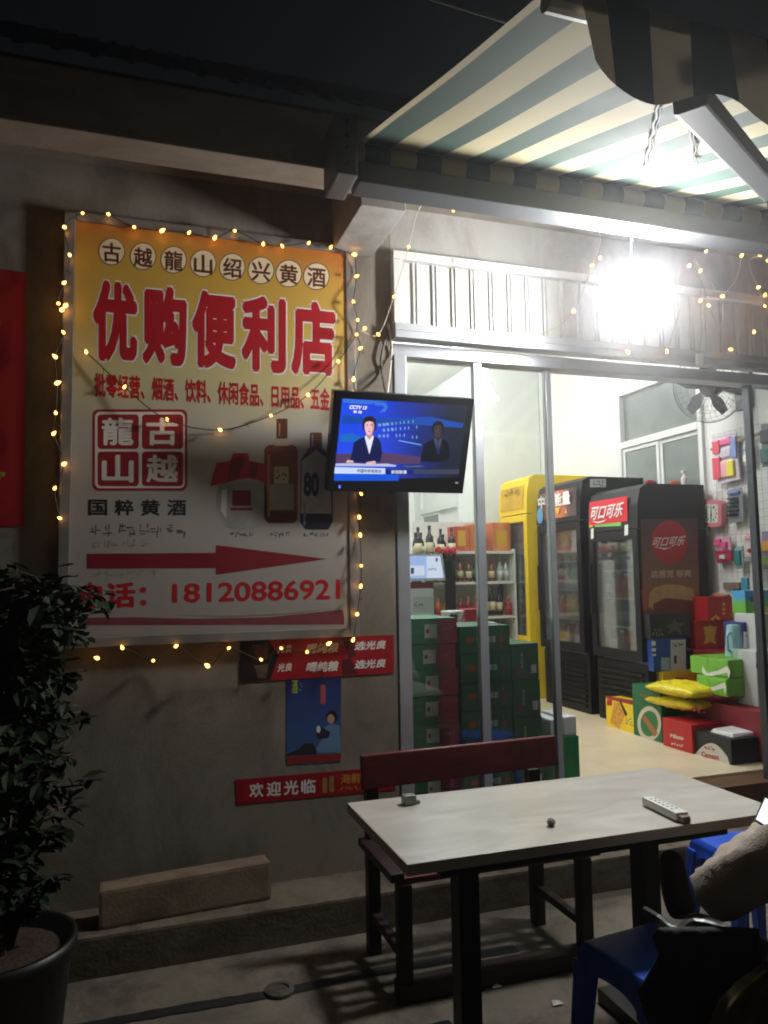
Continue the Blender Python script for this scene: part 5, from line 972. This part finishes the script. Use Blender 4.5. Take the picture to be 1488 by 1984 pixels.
for x in (.93, 1.66):
    bm = BM(); bar(bm, (x, -.80, .0), (x, -.80, .394), .05, .05, .005); obj('leg', bm, DKM, be); bm = BM(); bar(bm, (x, -.44, .0), (x, -.43, .64), .05, .05, .005); obj('leg', bm, DKM, be)
    bm = BM(); bar(bm, (x-.03, -.83, .425), (x-.03, -.42, .425), .05, .03, .006); obj('seat_rail', bm, DKM, be)
    bm = BM(); bar(bm, (x, -.775, .15), (x, -.465, .15), .035, .03, .004); obj('stretcher', bm, DKM, be)
bm = BM(); bar(bm, (.90, -.80, .035), (1.70, -.80, .035), .07, .06, .006); obj('foot_rail', bm, DKM, be)
MARB = bpy.data.materials.new('white_marble'); MARB.use_nodes = True; t_ = MARB.node_tree; b_ = t_.nodes['Principled BSDF']
co_ = t_.nodes.new('ShaderNodeTexCoord'); n_ = t_.nodes.new('ShaderNodeTexNoise'); n_.inputs['Scale'].default_value = 2.6; n_.inputs['Detail'].default_value = 8; n_.inputs['Distortion'].default_value = 1.4
mp_ = t_.nodes.new('ShaderNodeMapping'); mp_.inputs['Scale'].default_value = (1, 2.6, 1); r_ = t_.nodes.new('ShaderNodeValToRGB')
r_.color_ramp.elements[0].position = .30; r_.color_ramp.elements[0].color = (*lin((160, 156, 147)), 1); r_.color_ramp.elements[1].position = .72; r_.color_ramp.elements[1].color = (*lin((192, 188, 179)), 1)
t_.links.new(co_.outputs['Object'], mp_.inputs[0]); t_.links.new(mp_.outputs[0], n_.inputs['Vector']); t_.links.new(n_.outputs['Fac'], r_.inputs[0]); t_.links.new(r_.outputs[0], b_.inputs['Base Color']); b_.inputs['Roughness'].default_value = .28
ta = thing('marble_table', 'white marble topped table on black metal legs', 'table', (1.27, -1.28, 0))
bm = BM(); box(bm, .674, 1.893, -1.562, -.992, .72, .75, .004); obj('tabletop', bm, MARB, ta)
BKM = mat('black_table_steel', (20, 22, 26), .4, .2, noise=.15)
bm = BM(); box(bm, .80, 1.75, -1.48, -1.07, .672, .718, .004); obj('under_frame', bm, BKM, ta)
for x in (.955, 1.59):
    bm = BM(); box(bm, x-.033, x+.033, -1.313, -1.247, .05, .671, .004); obj('leg', bm, BKM, ta); bm = BM(); box(bm, x-.04, x+.04, -1.52, -1.04, .001, .049, .006); obj('foot', bm, BKM, ta)
a = onZ(792, 1558, .75); bm = BM(); box(bm, a.x-.02, a.x+.02, a.y-.018, a.y+.018, .751, .78, .004); box(bm, a.x-.004, a.x+.035, a.y-.012, a.y+.016, .751, .762, .003); tag(obj('lighter', bm, mat('grey_lighter', (120, 122, 120), .35, .3)), 'small squat grey lighter standing at the left end of the table', 'lighter')
a = onZ(1068, 1600, .75); bm = BM(); bmesh.ops.create_icosphere(bm, subdivisions=2, radius=.012, matrix=Matrix.Translation((a.x, a.y, .7600)))
for v in bm.verts: v.co += V((random.uniform(-.004, .004),)*2+(random.uniform(-.003, .003),))
tag(obj('paper_scrap', bm, mat('grey_scrap', (110, 104, 96), .8)), 'tiny crumpled scrap in the middle of the table', 'scrap')
p0, p1 = onZ(1255, 1550, .765), onZ(1322, 1582, .765); bm = BM(); bar(bm, p0, p1, .042, .024, .005); rm = tag(obj('remote_control', bm, mat('remote_white', (206, 206, 200), .4)), 'white remote control lying at the right of the table', 'remote')
bm = BM(); d_ = (p1-p0); 
for k in range(6):
    p = p0+d_*(.18+.12*k)
    for s_ in (-.008, .008): box(bm, p.x+s_-.003, p.x+s_+.003, p.y-.003, p.y+.003, .7765, .7785)
obj('button', bm, mat('remote_grey', (150, 150, 148), .5), rm)
bm = BM(); q = p1+d_.normalized()*.008; box(bm, q.x-.014, q.x+.014, q.y-.012, q.y+.012, .7505, .770, .003); tag(obj('wrapper', bm, mat('foil_wrapper', (120, 112, 96), .35, .3)), 'crumpled wrapper at the end of the white remote', 'wrapper')
BST = mat('blue_stool_plastic', (42, 88, 205), .32, noise=.06, scale=6)
def stool(label, x, y, rz, h=.45):
    root = thing('plastic_stool', label, 'stool', (x, y, 0), 'blue plastic stools')
    M_ = Matrix.Translation((x, y, 0)) @ Matrix.Rotation(rz, 4, 'Z'); s_ = .145
    bm = BM(); hexa(bm, [M_ @ V(p) for p in [(-s_, -s_, h-.03), (s_, -s_, h-.03), (s_, s_, h-.03), (-s_, s_, h-.03), (-s_+.012, -s_+.012, h), (s_-.012, -s_+.012, h), (s_-.012, s_-.012, h), (-s_+.012, s_-.012, h)]], bev=.011); obj('seat', bm, BST, root)
    bm = BM()
    for ax in range(4):       # arched skirt under every edge
        R_ = M_ @ Matrix.Rotation(ax*math.pi/2, 4, 'Z'); n = 12; o_ = []
        for k in range(n+1):
            f = k/n*2-1; top_ = (f*s_*.98, -s_*.99, h-.031); lo = (f*s_*1.02, -s_*1.03, h-.055-.11*abs(f)**3); o_.append((bm.verts.new(R_ @ V(top_)), bm.verts.new(R_ @ V(lo)), bm.verts.new(R_ @ (V(top_)+V((0, .008, 0)))), bm.verts.new(R_ @ (V(lo)+V((0, .008, 0))))))
        for p, q in zip(o_, o_[1:]): bm.faces.new((p[0], q[0], q[1], p[1])); bm.faces.new((p[2], p[3], q[3], q[2])); bm.faces.new((p[1], q[1], q[3], p[3]))
    obj('skirt', bm, BST, root)
    for sx_ in (-1, 1):
        for sy_ in (-1, 1):
            bm = BM(); a, c_ = .152, .052; e = .175
            hexa(bm, [M_ @ V(p) for p in [(sx_*e, sy_*e, 0), (sx_*(e-.034), sy_*e, 0), (sx_*(e-.034), sy_*(e-.034), 0), (sx_*e, sy_*(e-.034), 0), (sx_*a, sy_*a, h-.05), (sx_*(a-c_), sy_*a, h-.05), (sx_*(a-c_), sy_*(a-c_), h-.05), (sx_*a, sy_*(a-c_), h-.05)]], bev=.004); obj('leg', bm, BST, root)
    return root
stool('blue plastic stool in front of the table beside the propped shoe', 1.365, -1.61, .12); stool('blue plastic stool beyond the right end of the table', 2.22, -1.04, -.12)
for i, (u, v, s_) in enumerate(((961, 1913, .018), (1078, 1946, .02))):
    a = onZ(u, v, 0); bm = BM(); add(bm, [(a.x-s_, a.y-s_*.6, .004), (a.x+s_, a.y-s_*.8, .008), (a.x+s_*.8, a.y+s_*.7, .005), (a.x-s_*.6, a.y+s_*.5, .012), (a.x, a.y, .014)], [(0, 1, 4), (1, 2, 4), (2, 3, 4), (3, 0, 4)]); tag(obj('litter', bm, mat('litter_paper', (190, 188, 182), .5)), ['scrap of white paper on the ground left of the shiny litter', 'shiny crumpled litter on the ground near the blue stool'][i], 'litter')

# ------------------------------------------------------------------ potted shrub at the left
pc = V((-0.35, -0.93, 0))
pl = thing('potted_shrub', 'dark leafy shrub in a black pot at the left edge', 'shrub', pc)
bm = BM(); lathe(bm, [(.15, 0), (.16, .02), (.20, .40), (.215, .41), (.215, .455), (.20, .455), (.185, .40), (.0, .40)], pc, 32); obj('pot', bm, mat('black_glazed_pot', (13, 13, 14), .45), pl, smooth=True)
bm = BM(); lathe(bm, [(.184, .402), (.17, .42), (.1, .43), (0, .425)], pc, 20); obj('soil', bm, mat('potting_soil', (52, 38, 30), .9, noise=.4, scale=40, bump=.6), pl)
LEAF = mat('shrub_leaf', (30, 42, 25), .7, spec=.2, noise=.35, scale=3); BARK = mat('shrub_bark', (70, 58, 46), .8, noise=.2)
bm = BM(); bl = BM(); rnd = random.Random(11); tips = []
for k in range(9):
    a = rnd.uniform(0, 6.28); p = [pc+V((.03*math.cos(a), .03*math.sin(a), .41))]
    for j in range(5): p.append(p[-1]+V((rnd.uniform(-.04, .04)+.015*math.cos(a), rnd.uniform(-.04, .04)+.015*math.sin(a), .205)))
    p = spline(p, 3); tube(bm, p, [.013*(1-i/(len(p)+3)) for i in range(len(p))], 6)
    for i in range(2, len(p)):
        for _ in range(4):
            th = rnd.uniform(0, 6.28); L = rnd.uniform(.05, .175)*(1.0 if p[i].z < 1.45 else .7); L *= .75+.25*math.sin(p[i].z*9); e = p[i]+V((math.cos(th)*L, math.sin(th)*L, rnd.uniform(-.05, .09))); m_ = p[i].lerp(e, .5)+V((0, 0, .02)); tube(bm, [p[i], m_, e], [.005, .004, .002], 4, False); tips += [p[i].lerp(e, .4)+V((0, 0, .01)), m_, e, e]
obj('branches', bm, BARK, pl)
for c_ in tips:
    if rnd.random() < .12: continue
    for _ in range(rnd.choice((3, 4, 5))):
        L = rnd.uniform(.024, .07); w = L*rnd.uniform(.24, .42); th = rnd.uniform(0, 6.28); dr = rnd.uniform(-.9, .35); d_ = V((math.cos(th)*math.cos(dr), math.sin(th)*math.cos(dr), math.sin(dr))); s_ = d_.cross(V((rnd.uniform(-.4, .4), rnd.uniform(-.4, .4), 1))).normalized(); n_2 = s_.cross(d_)
        o_ = c_+V((rnd.gauss(0, .014), rnd.gauss(0, .014), rnd.gauss(0, .014)))
        vs = [bl.verts.new(q) for q in (o_, o_+d_*L*.35+s_*w, o_+d_*L*.75+s_*w*.7-n_2*.004, o_+d_*L-n_2*.012, o_+d_*L*.75-s_*w*.7-n_2*.004, o_+d_*L*.35-s_*w, o_+d_*L*.5-n_2*.006)]
        for tri in ((0, 1, 6), (1, 2, 6), (2, 3, 6), (3, 4, 6), (4, 5, 6), (5, 0, 6)): bl.faces.new([vs[i] for i in tri])
obj('foliage', bl, LEAF, pl, rn=False)

# ------------------------------------------------------------------ person on a chair at the right edge
def skinned(name, verts, edges, m, parent=None, sub=2):
    me = bpy.data.meshes.new(name); me.from_pydata([v[0] for v in verts], edges, []); o = bpy.data.objects.new(name, me); COL.objects.link(o)
    md = o.modifiers.new('skin', 'SKIN'); md.use_smooth_shade = True; 
    for i, v in enumerate(verts):
        r = v[1]; me.skin_vertices[0].data[i].radius = (r, r) if not isinstance(r, tuple) else r; me.skin_vertices[0].data[i].use_root = (i == 0)
    sb = o.modifiers.new('sub', 'SUBSURF'); sb.levels = sub; sb.render_levels = sub
    dg = bpy.context.evaluated_depsgraph_get(); dg.update(); me2 = bpy.data.meshes.new_from_object(o.evaluated_get(dg)); bpy.data.objects.remove(o); me2.name = name; me2.materials.clear()
    return link(name, me2, m, parent, smooth=True)
SKIN = mat('skin', (205, 160, 135), .5, noise=.06); SWE = mat('grey_fleece', (158, 146, 134), .95, noise=.16, scale=9, bump=.35, bscale=160); TRO = mat('dark_trousers', (24, 26, 34), .85, noise=.15, bump=.3); SHO = mat('dark_shoe', (34, 26, 24), .6, noise=.1); HAIR = mat('dark_hair', (26, 20, 18), .6)
hip, chest, neck, head = V((1.72, -2.25, .52)), V((1.74, -2.16, .86)), V((1.74, -2.10, 1.03)), V((1.75, -2.04, 1.17))
lsh, rsh = V((1.56, -2.10, .95)), V((1.92, -2.10, .95)); lel, rel = V((1.355, -1.85, .672)), V((2.02, -1.88, .70)); lwr, rwr = V((1.70, -1.72, .765)), V((1.90, -1.68, .77))
lk, la = V((1.42, -1.85, .50)), V((1.545, -1.555, .475)); rk, ra = V((1.72, -1.80, .50)), V((1.74, -1.72, .08)); lh, rh = V((1.62, -2.22, .50)), V((1.82, -2.22, .50))
LP, RP = V((1.775, -1.69, .79)), V((1.865, -1.66, .79))
body = [(hip, .13), (chest, .15), (neck, .055), (head, (.085, .095)), (head+V((0, .01, .1)), .075), (lsh, .06), (lel, .045), (lwr, .028), (rsh, .06), (rel, .045), (rwr, .028), (lh, .09), (lk, .06), (la, .04), (rh, .09), (rk, .06), (ra, .04), (head+V((-.0, .1, -.01)), .018), (LP, .032), (RP, .032)]
eds = [(0, 1), (1, 2), (2, 3), (3, 4), (1, 5), (5, 6), (6, 7), (1, 8), (8, 9), (9, 10), (0, 11), (11, 12), (12, 13), (0, 14), (14, 15), (15, 16), (3, 17), (7, 18), (10, 19)]
for base, idx, sgn in ((LP, 18, 1), (RP, 19, -1)):
    fd = V((sgn*.8, .45, .35)).normalized(); sd = V((0, .3, 1)).normalized()
    for k in range(4):
        r0 = base+fd*.03+sd*(.034-.022*k); n0 = len(body); L = (.026, .03, .028, .022)[k]
        body += [(r0, .009), (r0+fd*L+V((0, -.004, 0)), .0085), (r0+fd*L*1.5+V((0, -.02, 0)), .008), (r0+fd*L*1.3+V((0, -.036, 0)), .007)]; eds += [(idx, n0), (n0, n0+1), (n0+1, n0+2), (n0+2, n0+3)]
    n0 = len(body); body += [(base+V((0, -.02, .035)), .011), (base+V((sgn*.02, -.034, .05)), .01), (base+V((sgn*.035, -.038, .055)), .008)]; eds += [(idx, n0), (n0, n0+1), (n0+1, n0+2)]
pe = skinned('person', body, eds, SKIN); tag(pe, 'seated person in a grey fleece and dark trousers holding a lit phone', 'person')
skinned('fleece', [(hip+V((0, 0, .04)), .155), (chest, .175), (neck-V((0, 0, .03)), .075), (lsh, .082), (lsh.lerp(lel, .55), .074), (lel+V((0, 0, .005)), .068), (lel.lerp(lwr, .5), .066), (lwr-V((.01, .005, .005)), .046), (rsh, .082), (rel, .07), (rwr, .044)], [(0, 1), (1, 2), (1, 3), (3, 4), (4, 5), (5, 6), (6, 7), (1, 8), (8, 9), (9, 10)], SWE, pe)
fl_ = [o for o in pe.children if o.name.startswith('fleece')][0]; fl_.data.update()
for v in fl_.data.vertices:
    c = v.co; ax_ = (lwr-lel).normalized(); q = (c-lel).dot(ax_); k = 0.0045*math.sin(q*75+3*math.sin(c.z*14+c.y*9))*(1 if c.x < lsh.x+.2 else .4)+0.003*math.sin(q*150+c.z*60)+0.002*math.sin(c.z*90+c.y*70)
    v.co = c+v.normal*k
skinned('trousers', [(hip-V((0, .02, .02)), .15), (lh, .115), (lh.lerp(lk, .5), .105), (lk, .09), (lk.lerp(la, .5), .066), (la-V((.012, .03, .0)), .05), (rh, .115), (rh.lerp(rk, .5), .1), (rk, .082), (ra+V((0, 0, .04)), .055)], [(0, 1), (1, 2), (2, 3), (3, 4), (4, 5), (0, 6), (6, 7), (7, 8), (8, 9)], TRO, pe)
skinned('shoe', [(la+V((0, .03, -.005)), .044), (la+V((0, .06, .03)), .046), (la+V((.0, .075, .085)), .044), (la+V((.0, .085, .14)), .040), (la+V((.0, .075, .172)), .028)], [(0, 1), (1, 2), (2, 3), (3, 4)], SHO, pe)
skinned('shoe', [(ra+V((0, -.03, -.035)), .044), (ra+V((0, .06, -.04)), .044), (ra+V((0, .15, -.045)), .038), (ra+V((0, .18, -.05)), .028)], [(0, 1), (1, 2), (2, 3)], SHO, pe)
skinned('hair', [(head+V((0, -.045, .075)), .085), (head+V((0, .0, .125)), .075), (head+V((0, -.06, .0)), .08), (head+V((-.055, -.02, .07)), .05), (head+V((.055, -.02, .07)), .05)], [(0, 1), (0, 2), (0, 3), (0, 4)], HAIR, pe)
for s_ in (-1, 1):
    bm = BM(); bmesh.ops.create_icosphere(bm, subdivisions=2, radius=.012, matrix=Matrix.Translation(head+V((s_*.032, .082, .03)))); obj('eye', bm, BLKPR, pe, smooth=True)
pf = onZ(1474, 1600, .845); pn = V((-.25, -.72, .62)).normalized(); px_ = V((.93, -.30, .02)); px_ = (px_-pn*px_.dot(pn)).normalized(); py_ = pn.cross(px_)
if py_.z < 0: py_ = -py_
ca, sa = math.cos(math.radians(-40)), math.sin(math.radians(-40)); px_, py_ = px_*ca+py_*sa, py_*ca-px_*sa
o0 = onZ(1461, 1588, .815)+px_*.082+py_*.04
def php(a, b, d): return o0+px_*a+py_*b+pn*d
ph = None
bm = BM(); W_, H_ = .082, .040; hexa(bm, [php(-W_, -H_, -.008), php(W_, -H_, -.008), php(W_, H_, -.008), php(-W_, H_, -.008), php(-W_, -H_, 0), php(W_, -H_, 0), php(W_, H_, 0), php(-W_, H_, 0)], bev=.003); ph = tag(obj('smartphone', bm, BLK), 'smartphone with a glaring white screen in the seated person\'s hands', 'phone')
bm = BM(); add(bm, [php(-W_+.003, -H_+.003, .001), php(W_-.003, -H_+.003, .001), php(W_-.003, H_-.003, .001), php(-W_+.003, H_-.003, .001)], [(0, 1, 2, 3)]); obj('screen', bm, emis('phone_screen', (.86, .9, 1.0), 1.3), ph)
ch = thing('metal_chair', 'dark metal framed chair under the seated person at the right edge', 'chair', (1.72, -2.3, 0)); CHM = mat('chair_tube', (96, 98, 98), .3, .7)
bm = BM(); box(bm, 1.50, 1.94, -2.50, -2.08, .36, .40, .012); obj('seat', bm, mat('dark_seat_pad', (30, 30, 34), .7), ch); bm = BM(); box(bm, 1.50, 1.94, -2.56, -2.52, .55, .92, .012); obj('backrest', bm, mat('dark_seat_pad', (30, 30, 34), .7), ch)
for x in (1.49, 1.95):
    for y in (-2.10, -2.52):
        bm = BM(); tube(bm, [(x, y, 0), (x, y, .60)], .011, 8); obj('leg', bm, CHM, ch)
al = [onZ(1250, 1764, .585), onZ(1280, 1782, .585), onZ(1312, 1803, .585), onZ(1366, 1790, .585)]
bm = BM(); tube(bm, spline([al[0], al[1], al[2], al[3], V((1.49, -2.10, .60)), V((1.49, -2.52, .60))], 5), .011, 8); obj('armrest', bm, CHM, ch); bm = BM(); tube(bm, [(1.95, -2.52, .60), (1.95, -1.95, .60)], .011, 8); obj('armrest', bm, CHM, ch)
def draped(name, label, cat, left, right, v0, v1, y, m, amp, fr):
    bm = BM(); nu, nv = 30, 22; A = []; B = []
    def at(tab, v):
        for (va, ua), (vb, ub) in zip(tab, tab[1:]):
            if v <= vb: return ua+(ub-ua)*(v-va)/(vb-va)
        return tab[-1][1]
    for j in range(nv+1):
        v = v0+(v1-v0)*j/nv; ra = []; rb = []
        for i in range(nu+1):
            u = at(left, v)+(at(right, v)-at(left, v))*i/nu; f = amp*(0.3+0.7*j/nv)*(math.sin(i*fr+j*.11)+.4*math.sin(i*fr*2.3+j*.3)); e = 0.012*math.sqrt(max(0, 1-(2*i/nu-1)**4))
            p = onY(u, v, y+f); ra.append(bm.verts.new(p+V((0, -e, 0)))); rb.append(bm.verts.new(p+V((0, e+.001, 0))))
        A.append(ra); B.append(rb)
    for j in range(nv):
        for i in range(nu): bm.faces.new((A[j][i], A[j+1][i], A[j+1][i+1], A[j][i+1])); bm.faces.new((B[j][i], B[j][i+1], B[j+1][i+1], B[j+1][i]))
        bm.faces.new((A[j][0], B[j][0], B[j+1][0], A[j+1][0])); bm.faces.new((A[j][nu], A[j+1][nu], B[j+1][nu], B[j][nu]))
    for i in range(nu): bm.faces.new((A[0][i], A[0][i+1], B[0][i+1], B[0][i])); bm.faces.new((A[nv][i], B[nv][i], B[nv][i+1], A[nv][i+1]))
    return tag(obj(name, bm, m, smooth=True), label, cat)
draped('jacket', 'black jacket hanging over the metal chair arm in front of the stool', 'jacket', [(1800, 1274), (1815, 1262), (1850, 1279), (1920, 1235), (1984, 1256), (2060, 1300)], [(1790, 1470), (2060, 1490)], 1800, 2060, -1.945, mat('black_jacket_cloth', (20, 21, 23), .9, noise=.15), .016, .75)
CAMO = mat('camo_cloth', (100, 88, 64), .9, noise=.55, scale=17)
draped('patterned_cloth', 'tan and olive patterned cloth hanging beside the black jacket at the lower right corner', 'cloth', [(1868, 1482), (1900, 1432), (1940, 1392), (1984, 1374), (2060, 1380)], [(1860, 1540), (2060, 1540)], 1868, 2060, -2.02, CAMO, .012, .9)

# ------------------------------------------------------------------ haze volume added to stand in for lens glare round the lamps
bm = BM(); box(bm, -13, 15, -31, 7, -1.3, 7.0)
hz = obj('haze', bm, BLK)
m = bpy.data.materials.new('glare_haze'); m.use_nodes = True; t = m.node_tree; t.nodes.remove(t.nodes['Principled BSDF'])
pv = t.nodes.new('ShaderNodeVolumePrincipled'); pv.inputs['Color'].default_value = (0.97, 0.98, 1.0, 1); pv.inputs['Density'].default_value = 0.0088; pv.inputs['Anisotropy'].default_value = 0.88
t.links.new(pv.outputs[0], t.nodes['Material Output'].inputs['Volume'])
hz.data.materials.clear(); hz.data.materials.append(m); hz['kind'] = 'stuff'
